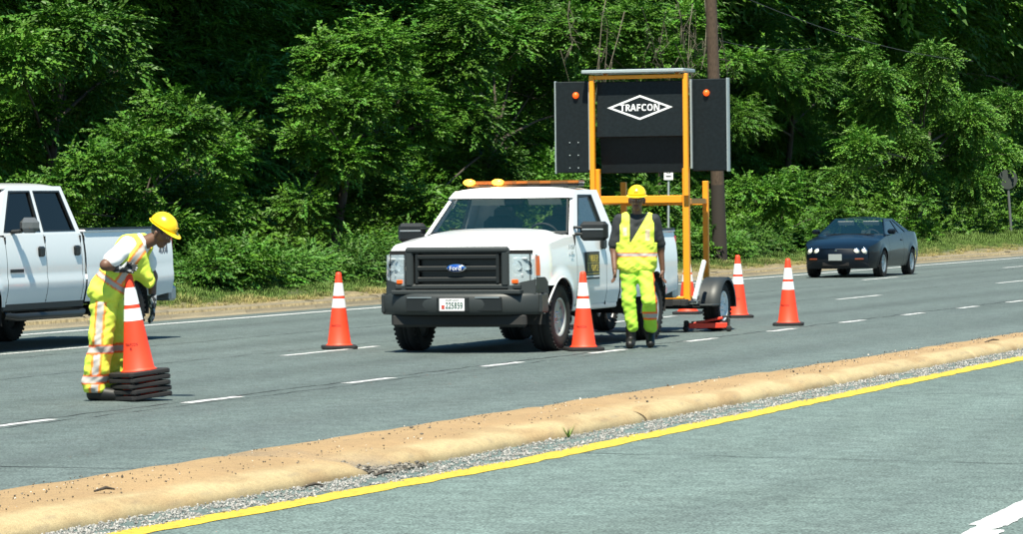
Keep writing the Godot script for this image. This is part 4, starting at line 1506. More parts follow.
func build_crew_pickup():
	var t = thing("pickup_truck", "white crew cab pickup with tinted windows and black step bar", "pickup truck", W(44.8, 23.42), road_basis(PI), "")
	var hw = 1.0
	var hub = 0.40
	var rax = -4.26
	var belt = 1.42
	var zf = func(x, y):
		var z = hw - 0.08 * ss(0.35, 0.95, x) - 0.07 * pow(clamp((0.85 - y) / 0.4, 0, 1), 2) - 0.05 * pow(clamp((y - 1.05) / 0.4, 0, 1), 1.6)
		for xc in [0.0, rax]:
			var r = Vector2(x - xc, y - hub).length()
			z += 0.022 * (1.0 - ss(0.49, 0.62, r))
		z += 0.012 * ss(0.90, 0.86, y) * ss(0.6, 0.8, y)
		return z
	var sill = 0.60
	var hood_edge = func(x): return mixv([[-0.6, 1.40], [0.2, 1.33], [0.75, 1.25], [0.9, 1.16]], x)
	for sd in [-1.0, 1.0]:
		var st = ST()
		skin(st, 0.88, -0.60, 60, func(x): return arch(x, 0.0, hub, 0.49, 0.78 if x > 0.3 else sill - 0.05), hood_edge, zf, sd, 14)
		var f = obj("fender", st, M.white_paint2, t)
		st = ST()
		grid(st, func(u, v):
			var a = lerp(-0.15, PI + 0.15, u)
			return Vector3(cos(a) * 0.495, hub + sin(a) * 0.495, sd * lerp(hw - 0.03, 0.55, v)), 18, 1)
		obj("wheel_house", st, M.under, f)
		var hy = [-1.56, -2.58]
		var xs = [[-0.612, -1.70], [-1.712, -2.72]]
		for k in 2:
			st = ST()
			skin(st, xs[k][0], xs[k][1], 22, func(x): return sill - 0.02, func(x): return belt, zf, sd, 18)
			var d = obj("door", st, M.white_paint2, t)
			boxo("handle", Vector3(hy[k], 1.21, sd * (hw - 0.004)), Vector3(0.17, 0.13, 0.045), M.black_plastic, d, 0.03)
		boxo("name_badge", Vector3(-0.86, 0.985, sd * (hw + 0.005)), Vector3(0.36, 0.04, 0.012), M.ink, t, 0.003)
		st = ST()
		skin(st, -2.732, -2.80, 4, func(x): return sill - 0.02, func(x): return belt, zf, sd, 16)
		obj("cab_corner", st, M.white_paint2, t)
		st = ST()
		for x in [-0.606, -1.706, -2.726, -2.83]: box(st, Vector3(x, 1.0, sd * (hw - 0.05)), Vector3(0.03, 0.8, 0.05))
		obj("door_gap", st, M.dark, t)
		st = ST()
		tube(st, [Vector3(-0.62, 0.44, sd * 0.93), Vector3(-0.8, 0.42, sd * 1.02), Vector3(-2.6, 0.42, sd * 1.02), Vector3(-2.85, 0.44, sd * 0.93)], [0.045, 0.048, 0.048, 0.045], 10)
		obj("step_bar", st, M.black_plastic, t)
		boxo("rocker", Vector3(-1.7, 0.545, sd * (hw - 0.075)), Vector3(2.3, 0.12, 0.06), M.black_plastic, t, 0.02)
		st = ST()
		box(st, Vector3(-0.90, 1.54, sd * 1.16), Vector3(0.13, 0.19, 0.26), 0.06)
		var mi = obj("mirror", st, mat(0.14, 0.15, 0.155, 0.3, 0.5), t)
		st = ST()
		bar(st, Vector3(-0.86, 1.46, sd * 0.93), Vector3(-0.88, 1.47, sd * 1.07), 0.12, 0.05, 0.02)
		obj("mirror_arm", st, M.black_plastic, mi)
	var st = ST()
	grid(st, func(u, v):
		var x = lerp(0.90, -0.56, u)
		var tt = v * 2.0 - 1.0
		var edge = hood_edge.call(x)
		return Vector3(x + 0.05 * (1.0 - tt * tt) * (1.0 - u), edge + 0.08 * (1.0 - pow(abs(tt), 2.6)), tt * (zf.call(x, edge) - 0.002)), 20, 24)
	obj("hood", st, M.white_paint2, t)
	cab(t, {belt = belt, roof = 2.05, xA = -0.42, xF = -1.02, xR = -2.58, xB = -2.80, zb = 0.945, zr = 0.765, cowl = 0.0, header = 0.06, windows = [[-0.64, -1.66, -1.07, -1.66], [-1.74, -2.66, -1.74, -2.50]]}, M.white_paint2, M.tint, M.tint)
	st = ST()
	box(st, Vector3(0.88, 0.98, 0), Vector3(0.08, 0.36, 1.1), 0.02)
	obj("grille", st, M.black_plastic, t)
	boxo("grille_bar", Vector3(0.93, 0.98, 0), Vector3(0.03, 0.08, 1.15), M.chrome, t, 0.015)
	for sd in [-1.0, 1.0]: boxo("headlight", Vector3(0.85, 1.0, sd * 0.74), Vector3(0.12, 0.34, 0.34), M.lens, t, 0.04)
	boxo("front_bumper", Vector3(0.98, 0.62, 0), Vector3(0.2, 0.26, 1.98), M.chrome, t, 0.06)
	boxo("nose_panel", Vector3(0.78, 0.95, 0), Vector3(0.1, 0.4, 1.7), M.dark, t)
	bed(t, -2.85, -5.52, rax, 1.455, hw, M.white_paint2, zf, 0.49, hub)
	lettering("4X4", 0.28, 0.13, mat(0.12, 0.12, 0.14, 0.4), t, Transform3D(Basis(Vector3.UP, PI), Vector3(-5.22, 1.19, -0.995)), "bed_decal")
	st = ST()
	for z in [-0.42, 0.42]: box(st, Vector3(-2.4, 0.58, z), Vector3(6.0, 0.16, 0.08))
	box(st, Vector3(0.2, 0.58, 0), Vector3(0.9, 0.3, 0.9), 0.05)
	box(st, Vector3(-1.8, 0.55, 0.1), Vector3(2.6, 0.16, 0.5), 0.04)
	box(st, Vector3(-2.85, 0.52, -0.55), Vector3(0.9, 0.28, 0.4), 0.08)
	box(st, Vector3(0, 0.42, 0), Vector3(0.14, 0.13, 1.5), 0.03)
	box(st, Vector3(rax, 0.42, 0), Vector3(0.14, 0.13, 1.5), 0.03)
	obj("chassis", st, M.under, t)
	for q in [[0.0, -1.0], [0.0, 1.0], [rax, -1.0], [rax, 1.0]]:
		wheel(t, Vector3(q[0], hub, q[1] * 0.855), 0.40, 0.265, 0.22, q[1], 6, M.alloy, 0.0, 0.6)
# ---------------------------------------------------------------- dark coupe
func build_coupe():
	var t = thing("coupe_car", "dark navy two-door coupe with four round headlights", "car", W(89.2, 23.45), road_basis(PI), "")
	var hw = 0.85
	var hub = 0.30
	var rax = -2.57
	var m = M.navy
	var zf = func(x, y):
		var z = hw - 0.15 * pow(clamp((x - 0.2) / 0.6, 0, 1), 2.0) - 0.10 * pow(clamp((-2.9 - x) / 0.6, 0, 1), 2) - 0.07 * pow(clamp((0.5 - y) / 0.3, 0, 1), 2) - 0.075 * pow(clamp((y - 0.62) / 0.36, 0, 1), 1.7)
		for xc in [0.0, rax]:
			z += 0.015 * (1.0 - ss(0.34, 0.46, Vector2(x - xc, y - hub).length()))
		z += 0.008 * exp(-pow((y - 0.56) / 0.02, 2))
		return z
	var ys = func(x): return mixv([[-3.45, 0.90], [-3.2, 0.96], [-2.7, 0.985], [-2.0, 0.965], [-0.4, 0.90], [0.3, 0.80], [0.75, 0.68], [0.88, 0.62]], x)
	for sd in [-1.0, 1.0]:
		for q in [["fender", 0.79, -0.52], ["door", -0.53, -1.82], ["quarter_panel", -1.83, -3.42]]:
			var st = ST()
			skin(st, q[1], q[2], 44, func(x): return arch(x, 0.0 if x > -1.2 else rax, hub, 0.355, 0.22 if x < 0.3 else 0.20), ys, zf, sd, 12)
			obj(q[0], st, m, t)
		for xc in [0.0, rax]:
			var st = ST()
			grid(st, func(u, v):
				var a = lerp(-0.2, PI + 0.2, u)
				return Vector3(xc + cos(a) * 0.36, hub + sin(a) * 0.36, sd * lerp(hw - 0.03, 0.5, v)), 16, 1)
			obj("wheel_house", st, M.under, t)
		var st = ST()
		for x in [-0.525, -1.825]: box(st, Vector3(x, 0.55, sd * (hw - 0.07)), Vector3(0.02, 0.6, 0.05))
		obj("door_gap", st, M.dark, t)
		boxo("handle", Vector3(-1.68, 0.80, sd * (hw - 0.02)), Vector3(0.15, 0.035, 0.03), m, t, 0.01)
		st = ST()
		box(st, Vector3(-0.62, 1.0, sd * 0.87), Vector3(0.09, 0.11, 0.19), 0.035)
		obj("mirror", st, m, t)
	# hood
	var st = ST()
	grid(st, func(u, v):
		var x = lerp(0.86, -0.42, u)
		var tt = v * 2.0 - 1.0
		var e = ys.call(x)
		return Vector3(x - 0.07 * pow(1.0 - u, 2.0) + 0.16 * (1.0 - tt * tt) * pow(1.0 - u, 2.0), e + 0.06 * (1.0 - pow(abs(tt), 2.2)) * ss(-0.1, 0.25, u), tt * zf.call(x, e)), 20, 18)
	obj("hood", st, m, t)
	# nose and bumper
	st = ST()
	grid(st, func(u, v):
		var tt = u * 2.0 - 1.0
		var y = lerp(0.20, 0.625, v)
		var bulge = 0.06 * sin(clamp((y - 0.2) / 0.425, 0, 1) * PI)
		return Vector3(0.79 + 0.16 * (1.0 - tt * tt) + bulge * (1.0 - 0.5 * pow(abs(tt), 6)), y, tt * (0.70 - 0.0 * bulge)), 20, 10)
	obj("front_bumper", st, m, t)
	boxo("air_intake", Vector3(0.935, 0.30, 0), Vector3(0.09, 0.09, 0.60), M.dark, t, 0.01)
	boxo("number_plate", Vector3(1.02, 0.45, 0.0), Vector3(0.015, 0.14, 0.30), mat(0.26, 0.29, 0.29, 0.4), t, 0.003)
	boxo("badge", Vector3(0.965, 0.60, 0), Vector3(0.015, 0.035, 0.05), M.chrome, t, 0.005)
	for sd in [-1.0, 1.0]:
		boxo("turn_signal", Vector3(0.925, 0.41, sd * 0.52), Vector3(0.03, 0.035, 0.20), mat(0.16, 0.03, 0.006, 0.3), t, 0.01, Basis(Vector3.UP, -0.32 * sd))
		for z in [0.44, 0.60]:
			st = ST()
			var b = Basis(Vector3(0, 0, 1), -PI / 2)
			var x = 0.955 - 0.16 * pow(z / 0.7, 2)
			lathe(st, [[0.0, 0.03], [0.045, 0.022], [0.066, 0.0], [0.07, -0.03]], 18, Transform3D(b, Vector3(x, 0.575, sd * z)))
			var hl = obj("headlight", st, mat(0.75, 0.76, 0.66, 0.2), t)
			st = ST()
			lathe(st, [[0.066, 0.008], [0.078, 0.004], [0.078, -0.03]], 18, Transform3D(b, Vector3(x, 0.575, sd * z)))
			obj("bezel", st, M.chrome, hl)
	# greenhouse
	var belt = 0.92
	cab_coupe(t, m, belt)
	# deck and tail
	st = ST()
	grid(st, func(u, v):
		var x = lerp(-2.55, -3.44, u)
		var tt = v * 2.0 - 1.0
		var e = ys.call(x)
		return Vector3(x, e + 0.035 * (1.0 - pow(abs(tt), 2.2)), tt * zf.call(x, e)), 10, 14)
	obj("boot_lid", st, m, t)
	boxo("rear_bumper", Vector3(-3.40, 0.48, 0), Vector3(0.16, 0.36, 1.42), m, t, 0.06)
	boxo("rear_panel", Vector3(-3.40, 0.76, 0), Vector3(0.1, 0.24, 1.40), m, t, 0.03)
	for sd in [-1.0, 1.0]: boxo("tail_light", Vector3(-3.455, 0.76, sd * 0.50), Vector3(0.03, 0.14, 0.36), M.red_lens, t, 0.01)
	boxo("underbody", Vector3(-1.28, 0.30, 0), Vector3(4.1, 0.14, 1.25), M.under, t)
	for q in [[0.0, -1.0], [0.0, 1.0], [rax, -1.0], [rax, 1.0]]:
		wheel(t, Vector3(q[0], hub, q[1] * 0.75), 0.30, 0.195, 0.19, q[1], 7, M.steel, 0.0, 0.55)

func cab_coupe(t, m, belt):
	var roof = 1.29
	var zat = func(y): return lerp(0.775, 0.56, clamp((y - belt) / (roof - belt), 0.0, 1.0))
	# A pillar foot -0.42, roof from -1.12 to -1.80, fastback foot at -2.72
	var y1 = roof - 0.05
	var y0 = belt + 0.02
	var st = ST()
	for sd in [-1.0, 1.0]:
		st = ST()
		var V = func(x, y): return Vector3(x, y, sd * zat.call(y))
		var n = Vector3(0, 0.45, sd).normalized()
		slab(st, [V.call(-0.38, belt), V.call(-1.10, roof - 0.01), V.call(-1.14, y1), V.call(-0.52, y0)], n, 0.03)
		slab(st, [V.call(-1.10, roof - 0.01), V.call(-1.85, roof - 0.01), V.call(-1.82, y1), V.call(-1.14, y1)], n, 0.03)
		slab(st, [V.call(-1.85, roof - 0.01), V.call(-2.75, belt + 0.05), V.call(-2.35, y0 + 0.03), V.call(-1.82, y1)], n, 0.03)
		slab(st, [V.call(-0.38, belt), V.call(-0.52, y0), V.call(-2.35, y0 + 0.03), V.call(-2.75, belt + 0.05)], n, 0.03)
		slab(st, [V.call(-1.60, y1), V.call(-1.70, y1), V.call(-1.78, y0), V.call(-1.68, y0)], n, 0.03)
		obj("pillars", st, m, t)
	for sd in [-1.0, 1.0]:
		var V = func(x, y): return Vector3(x, y, sd * (zat.call(y) - 0.012))
		var n = Vector3(0, 0.45, sd).normalized()
		for w in [[-0.50, -1.70, -1.13, -1.62], [-1.76, -2.37, -1.68, -1.83]]:
			st = ST()
			slab(st, [V.call(w[0], y0 - 0.01), V.call(w[2], y1 + 0.01), V.call(w[3], y1 + 0.01), V.call(w[1], y0 - 0.01)], n, 0.005)
			obj("window", st, glass(0.02, 0.04, 0.045, 0.6), t)
	st = ST()
	grid(st, func(u, v):
		var tt = v * 2.0 - 1.0
		return Vector3(lerp(-1.08, -1.88, u), roof - 0.02 + 0.06 * (1.0 - pow(abs(tt), 2.2)) * (0.55 + 0.45 * sin(u * PI)), tt * 0.565), 10, 14)
	obj("roof", st, m, t)
	st = ST()
	grid(st, func(u, v):
		var tt = u * 2.0 - 1.0
		var y = lerp(belt - 0.02, roof + 0.005, v)
		return Vector3(lerp(-0.36, -1.09, v) + 0.12 * (1.0 - tt * tt) * (1.0 - 0.6 * v), y, tt * (zat.call(y) - 0.03)), 14, 6)
	obj("windscreen", st, M.glass, t)
	st = ST()
	grid(st, func(u, v):
		var tt = u * 2.0 - 1.0
		var y = lerp(roof + 0.0, belt + 0.07, v)
		return Vector3(lerp(-1.87, -2.70, v), y + 0.02 * (1.0 - tt * tt), tt * (zat.call(y) - 0.03)), 12, 5)
	obj("rear_window", st, M.glass, t)
	boxo("dashboard", Vector3(-0.62, 0.86, 0), Vector3(0.5, 0.16, 1.36), M.dash, t, 0.05)
	boxo("interior_trim", Vector3(-1.5, 0.52, 0), Vector3(2.0, 0.06, 1.4), M.dash, t)
	for sd in [-0.34, 0.34]:
		st = ST()
		box(st, Vector3(-1.35, 0.58, sd), Vector3(0.5, 0.16, 0.48), 0.06)
		box(st, Vector3(-1.66, 0.84, sd), Vector3(0.14, 0.56, 0.46), 0.06, Basis(Vector3(0, 0, 1), 0.3))
		box(st, Vector3(-1.76, 1.14, sd), Vector3(0.09, 0.14, 0.24), 0.04)
		obj("seat", st, M.seat, t)
		st = ST()
		box(st, Vector3(-1.06, 1.185, sd * 0.85), Vector3(0.12, 0.015, 0.36), 0.005, Basis(Vector3(0, 0, 1), 0.85))
		obj("sun_visor", st, M.visor, t)
	st = ST()
	var tor = []
	var rr = []
	var tl = Transform3D(Basis(Vector3(0, 0, 1), -0.5), Vector3(-0.95, 0.88, -0.34))
	for i in 21:
		var a = TAU * i / 20
		tor.append(tl * Vector3(0, cos(a) * 0.18, sin(a) * 0.18))
		rr.append(0.015)
	tube(st, tor, rr, 5, false)
	obj("steering_wheel", st, M.dash, t)
	boxo("windscreen_wiper", Vector3(-0.30, 0.945, 0), Vector3(0.03, 0.02, 1.1), M.black_plastic, t)
# ---------------------------------------------------------------- message board trailer and floor jack
func build_trailer():
	var t = thing("sign_trailer", "yellow framed trailer carrying folded black message board with white lettering", "trailer", W(53.7, 16.61), road_basis(PI), "")
	var st = ST()
	# chassis: x forward, towing coupling towards the truck
	for z in [-0.62, 0.62]: box(st, Vector3(0.35, 0.40, z), Vector3(2.0, 0.09, 0.07), 0.008)
	for x in [1.30, 0.7, 0.05, -0.6]: box(st, Vector3(x, 0.40, 0), Vector3(0.07, 0.08, 1.17), 0.008)
	obj("chassis_frame", st, M.under, t)
	st = ST()
	bar(st, Vector3(1.3, 0.40, 0.45), Vector3(2.35, 0.44, 0.04), 0.07, 0.09)
	bar(st, Vector3(1.3, 0.40, -0.45), Vector3(2.35, 0.44, -0.04), 0.07, 0.09)
	bar(st, Vector3(1.3, 0.40, 0), Vector3(2.55, 0.45, 0), 0.08, 0.10, 0.01)
	obj("drawbar", st, M.under, t)
	boxo("coupling", Vector3(2.55, 0.48, 0), Vector3(0.2, 0.09, 0.1), M.steel, t, 0.02)
	st = ST()
	tube(st, [Vector3(0.38, 0.33, -0.80), Vector3(0.38, 0.33, 0.80)], [0.04, 0.04], 8)
	obj("axle", st, M.under, t)
	for sd in [-1.0, 1.0]:
		wheel(t, Vector3(0.38, 0.33, sd * 0.80), 0.33, 0.21, 0.195, sd, 8, mat(0.72, 0.74, 0.74, 0.35), 0.0, 0.55)
		st = ST()
		var a0 = -0.25
		grid(st, func(u, v):
			var a = lerp(0.0, PI + 0.05, u)
			return Vector3(0.38 + cos(a) * 0.40, 0.33 + sin(a) * 0.39, sd * lerp(0.66, 0.955, v)), 18, 2)
		grid(st, func(u, v):
			var a = lerp(0.0, PI + 0.05, u)
			var r = lerp(0.40, 0.36, v)
			return Vector3(0.38 + cos(a) * r, 0.33 + sin(a) * (r - 0.01), sd * 0.955), 18, 1)
		box(st, Vector3(0.94, 0.36, sd * 0.82), Vector3(0.34, 0.025, 0.27), 0.008)
		obj("mudguard", st, M.grey_plastic, t)
	# tool and battery box on the deck
	boxo("battery_box", Vector3(0.55, 0.60, 0.15), Vector3(0.62, 0.32, 0.75), M.black_plastic, t, 0.02)
	boxo("deck_plate", Vector3(1.0, 0.46, 0), Vector3(0.55, 0.025, 1.2), M.yellow_steel, t, 0.005)
	# mast frame
	for q in [[1.15, -0.62, 0.42, 2.18], [1.15, 0.62, 0.42, 2.18]]:
		st = ST()
		box(st, Vector3(q[0], (q[2] + q[3]) * 0.5, q[1]), Vector3(0.08, q[3] - q[2], 0.085), 0.008)
		obj("front_post", st, M.yellow_steel, t)
	for z in [-0.58, 0.58]:
		st = ST()
		box(st, Vector3(0.12, 1.23, z), Vector3(0.07, 1.56, 0.075), 0.008)
		obj("rear_post", st, M.yellow_steel, t)
		st = ST()
		bar(st, Vector3(1.107, 1.74, z * 1.06), Vector3(0.155, 1.74, z), 0.06, 0.075, 0.008)
		obj("side_rail", st, M.yellow_steel, t)
	boxo("cross_bar", Vector3(1.15, 1.77, 0), Vector3(0.07, 0.10, 1.14), M.yellow_steel, t, 0.008)
	boxo("cross_bar", Vector3(0.12, 1.72, 0), Vector3(0.06, 0.07, 1.12), M.yellow_steel, t, 0.008)
	for z in [-0.66, 0.66]:
		st = ST()
		box(st, Vector3(1.235, 2.62, z * 0.985), Vector3(0.07, 1.62, 0.065), 0.008)
		obj("mast_tube", st, M.yellow_steel, t)
	boxo("top_rail", Vector3(1.20, 3.40, 0), Vector3(0.07, 0.05, 1.33), M.yellow_steel, t, 0.008)
	# board: upper half stands forward of the lower half
	st = ST()
	var up = Basis(Vector3(0, 0, 1), 0.05)
	box(st, Vector3(1.13, 2.97, 0), Vector3(0.10, 0.74, 1.21), 0.008, up)
	obj("upper_panel", st, M.board, t)
	st = ST()
	box(st, Vector3(0.99, 2.385, 0), Vector3(0.08, 0.52, 1.21), 0.008, Basis(Vector3(0, 0, 1), -0.16))
	obj("lower_panel", st, M.board, t)
	for sd in [-1.0, 1.0]:
		st = ST()
		var ang = 0.10 * sd
		box(st, Vector3(1.12 - 0.02, 2.745, sd * 0.945), Vector3(0.07, 1.22, 0.50), 0.01, Basis(Vector3.UP, ang))
		var wg = obj("wing_panel", st, M.board, t)
		st = ST()
		box(st, Vector3(1.12, 2.745, sd * 1.20), Vector3(0.085, 1.235, 0.018), 0.004, Basis(Vector3.UP, ang))
		obj("edge_trim", st, M.galv, wg)
		boxo("hinge_strip", Vector3(1.17, 2.76, sd * 0.708), Vector3(0.05, 1.18, 0.022), M.galv, wg, 0.004)
		st = ST()
		lathe(st, [[0.0, 0.04], [0.026, 0.036], [0.04, 0.016], [0.043, 0.0]], 18, Transform3D(Basis(Vector3(0, 0, 1), -PI / 2), Vector3(1.14, 3.17, sd * 0.91)))
		obj("marker_lamp", st, glow(1.0, 0.10, 0.01, 0.55), wg)
		if sd > 0:
			for i in 3:
				for j in 3:
					st = ST()
					lathe(st, [[0.0, 0.004], [0.008, 0.004], [0.009, 0.0]], 8, Transform3D(Basis(Vector3(0, 0, 1), -PI / 2), Vector3(1.147, 2.2 + i * 0.17, sd * (0.88 + j * 0.12))))
					obj("rivet", st, M.galv, wg)
	# solar panel lying over the board
	boxo("solar_panel", Vector3(1.05, 3.475, 0.06), Vector3(0.55, 0.045, 1.42), M.galv, t, 0.008)
	boxo("solar_cells", Vector3(1.05, 3.50, 0.06), Vector3(0.50, 0.01, 1.36), mat(0.01, 0.015, 0.04, 0.15), t)
	for z in [-0.5, 0.5]: boxo("panel_bracket", Vector3(1.10, 3.438, z), Vector3(0.06, 0.04, 0.05), M.yellow_steel, t)
	# logo: white diamond with lettering
	var lg = node("logo", t)
	lg.transform = Transform3D(up * Basis(Vector3.UP, PI / 2), Vector3(1.13, 2.99, 0) + up * Vector3(0.054, 0, 0))
	st = ST()
	var o = [Vector3(-0.455, 0, 0), Vector3(0, 0.165, 0), Vector3(0.455, 0, 0), Vector3(0, -0.165, 0)]
	var inn = [Vector3(-0.385, 0, 0), Vector3(0, 0.138, 0), Vector3(0.385, 0, 0), Vector3(0, -0.138, 0)]
	for i in 4: slab(st, [o[i], o[(i + 1) % 4], inn[(i + 1) % 4], inn[i]], Vector3(0, 0, 1), 0.003)
	obj("diamond_outline", st, M.white_ink, lg)
	lettering("TRAFCON", 0.545, 0.092, M.white_ink, lg, Transform3D(Basis(), Vector3(0, 0, 0.001)), "lettering", true)
	# white prop bar beside the near post, lamp board bits
	st = ST()
	bar(st, Vector3(1.20, 0.44, -0.735), Vector3(0.95, 0.95, -0.80), 0.05, 0.05, 0.008)
	obj("prop_bar", st, M.white_ink, t)
	boxo("post_foot", Vector3(1.15, 0.405, -0.72), Vector3(0.14, 0.05, 0.12), M.chrome, t, 0.01)
	st = ST()
	tube(st, [Vector3(1.95, 0.2, -0.12), Vector3(1.95, 0.95, -0.12)], [0.03, 0.03], 8)
	lathe(st, [[0.0, -0.02], [0.07, -0.02], [0.07, 0.0], [0.0, 0.01]], 12, Transform3D(Basis(), Vector3(1.95, 0.2, -0.12)))
	obj("jockey_leg", st, M.steel, t)
	for z in [-0.3, 0.3]:
		st = ST()
		var p = []
		var r = []
		for i in 9:
			var k = i / 8.0
			p.append(Vector3(lerp(2.0, 2.75, k), 0.42 - 0.16 * sin(k * PI), z * (1.0 - 0.6 * k)))
			r.append(0.012)
		tube(st, p, r, 5)
		obj("safety_chain", st, M.steel, t)
	for sd in [-1.0, 1.0]: boxo("tail_light", Vector3(-0.66, 0.42, sd * 0.5), Vector3(0.03, 0.08, 0.18), M.red_lens, t, 0.01)

	# red trolley jack on the road
	var j = thing("trolley_jack", "red trolley jack with black wheels on road before trailer tyre", "jack", W(53.0, 15.55) - RGT * 0.30, Basis(RGT, Vector3.UP, -FWD), "")
	st = ST()
	bar(st, Vector3(-0.24, 0.075, 0.07), Vector3(0.27, 0.085, 0.09), 0.022, 0.07, 0.006)
	bar(st, Vector3(-0.24, 0.075, -0.07), Vector3(0.27, 0.085, -0.09), 0.022, 0.07, 0.006)
	obj("side_plates", st, M.jack_red, j)
	st = ST()
	bar(st, Vector3(-0.18, 0.10, 0), Vector3(0.22, 0.185, 0), 0.07, 0.035, 0.008)
	obj("lift_arm", st, M.jack_red, j)
	boxo("saddle", Vector3(0.25, 0.20, 0), Vector3(0.09, 0.025, 0.09), M.under, j, 0.01)
	st = ST()
	tube(st, [Vector3(-0.2, 0.10, 0), Vector3(-0.02, 0.115, 0)], [0.035, 0.035], 10)
	obj("cylinder_body", st, M.under, j)
	boxo("handle_socket", Vector3(-0.27, 0.10, 0), Vector3(0.07, 0.09, 0.10), M.under, j, 0.015)
	for q in [[-0.28, 0.035, 0.10], [-0.28, 0.035, -0.10], [0.29, 0.042, 0.11], [0.29, 0.042, -0.11]]:
		st = ST()
		var r = q[1]
		lathe(st, [[0.0, -0.02], [r * 0.8, -0.02], [r, -0.012], [r, 0.012], [r * 0.8, 0.02], [0.0, 0.02]], 16, Transform3D(Basis(Vector3(1, 0, 0), PI / 2), Vector3(q[0], r, q[2])))
		obj("caster", st, M.rubber, j)
	boxo("front_bracket", Vector3(0.29, 0.10, 0), Vector3(0.03, 0.17, 0.19), M.under, j, 0.006)
# ---------------------------------------------------------------- traffic cones
func cone_r(y): return lerp(0.146, 0.036, clamp((y - 0.035) / 0.865, 0.0, 1.0))
func make_cone(label, at: Vector3, basis_: Basis, group) -> Node3D:
	var t = thing("traffic_cone", label, "traffic cone", at, basis_, group)
	var st = ST()
	# rubber base: chamfered square with clipped corners
	st.set_smooth_group(-1)
	var oct = func(h, y):
		var c = h * 0.86
		return [Vector3(h, y, c), Vector3(c, y, h), Vector3(-c, y, h), Vector3(-h, y, c), Vector3(-h, y, -c), Vector3(-c, y, -h), Vector3(c, y, -h), Vector3(h, y, -c)]
	var rings = [oct.call(0.205, 0.004), oct.call(0.213, 0.012), oct.call(0.212, 0.036), oct.call(0.200, 0.044)]
	for i in 3:
		for k in 8: quad(st, rings[i][k], rings[i][(k + 1) % 8], rings[i + 1][(k + 1) % 8], rings[i + 1][k])
	for k in 8:
		tri(st, Vector3(0, 0.044, 0), rings[3][k], rings[3][(k + 1) % 8])
		tri(st, Vector3(0, 0.004, 0), rings[0][(k + 1) % 8], rings[0][k])
	for s in [[1, 1], [1, -1], [-1, 1], [-1, -1]]: box(st, Vector3(s[0] * 0.17, 0.003, s[1] * 0.17), Vector3(0.06, 0.006, 0.06))
	obj("base", st, M.rubber, t)
	st = ST()
	lathe(st, [[0.165, 0.0445], [0.168, 0.047], [0.152, 0.055], [cone_r(0.07), 0.07], [cone_r(0.3), 0.3], [cone_r(0.6), 0.6], [cone_r(0.86), 0.86], [0.037, 0.895], [0.033, 0.918], [0.022, 0.93], [0.0, 0.932]], 32)
	obj("cone_body", st, M.cone, t)
	for q in [[0.645, 0.80], [0.50, 0.61]]:
		st = ST()
		var e = 0.0022
		lathe(st, [[cone_r(q[0]) + e, q[0]], [cone_r(q[1]) + e, q[1]]], 32)
		obj("reflective_collar", st, M.cone_white, t)
	return t

# stencilled lettering bent round the cone
func cone_print(t, text, w, h, y, face: float):
	var tm = TextMesh.new()
	var f = SystemFont.new()
	f.font_names = PackedStringArray(["Droid Sans"])
	f.font_weight = 700
	tm.font = f
	tm.text = text
	tm.font_size = 64
	tm.pixel_size = 0.01
	tm.depth = 0.01
	var bb = tm.get_aabb()
	var arr = tm.get_mesh_arrays()
	var vs = arr[Mesh.ARRAY_VERTEX]
	var idx = arr[Mesh.ARRAY_INDEX]
	var st = ST()
	st.set_smooth_group(-1)
	var order = idx if idx != null and idx.size() > 0 else range(vs.size())
	for i in order:
		var v = vs[i]
		var yy = y + (v.y - bb.position.y) / bb.size.y * h
		var r = cone_r(yy) + 0.0012 + v.z * 0.05
		var a = face - ((v.x - bb.position.x) / bb.size.x - 0.5) * w / cone_r(y)
		st.add_vertex(Vector3(cos(a) * r, yy, sin(a) * r))
	obj("stencil_lettering", st, M.cone_ink, t)

func build_cones():
	var face = Basis(RGT, Vector3.UP, -FWD)
	var spots = [
		[46.7, 18.62, "orange cone standing alone between low bush and truck grille", 0.1],
		[54.6, 18.1, "orange cone half hidden beneath the white truck's cab", 0.3],
		[61.0, 18.56, "orange cone mostly hidden behind the trailer deck and drawbar", -0.2],
		[59.1, 17.2, "orange cone just behind trailer mudguard beside utility pole base", 0.05],
		[46.25, 15.35, "orange cone standing beside the truck's front tyre", 0.2],
		[55.4, 15.4, "orange cone standing on dotted line past the trailer", -0.1]]
	for q in spots:
		var c = make_cone(q[2], W(q[0], q[1]), road_basis(q[3]) * face, "cones set out on the road")
		cone_print(c, "TRAFCON", 0.13, 0.026, 0.27, PI / 2 + 0.45)
	# the worker's stack, tilted over by his hand
	var base = W(34.3, 15.94) + RGT * 0.325 - FWD * 0.16
	for i in 5:
		var b = face * Basis(Vector3(0, 0, 1), 0.105) * Basis(Vector3(1, 0, 0), 0.03) * Basis(Vector3.UP, 0.62 + 0.05 * sin(i * 2.3))
		var p = base + face * (Vector3(0.0, 0.026, 0.0) + Basis(Vector3(0, 0, 1), 0.105) * Basis(Vector3(1, 0, 0), 0.03) * Vector3(0, 0.0525 * i, 0))
		var lab = "topmost orange cone of stack held by bending worker"
		if i < 4: lab = ["lowest", "second lowest", "middle", "second topmost"][i] + " cone of stack under worker's hand, its black base showing"
		var c = make_cone(lab, p, b, "cones stacked at the worker's feet")
		if i == 4:
			cone_print(c, "TRAFCON", 0.13, 0.026, 0.275, PI / 2 + 0.35 + 0.62)
			cone_print(c, "6", 0.02, 0.03, 0.235, PI / 2 + 0.35 + 0.62)
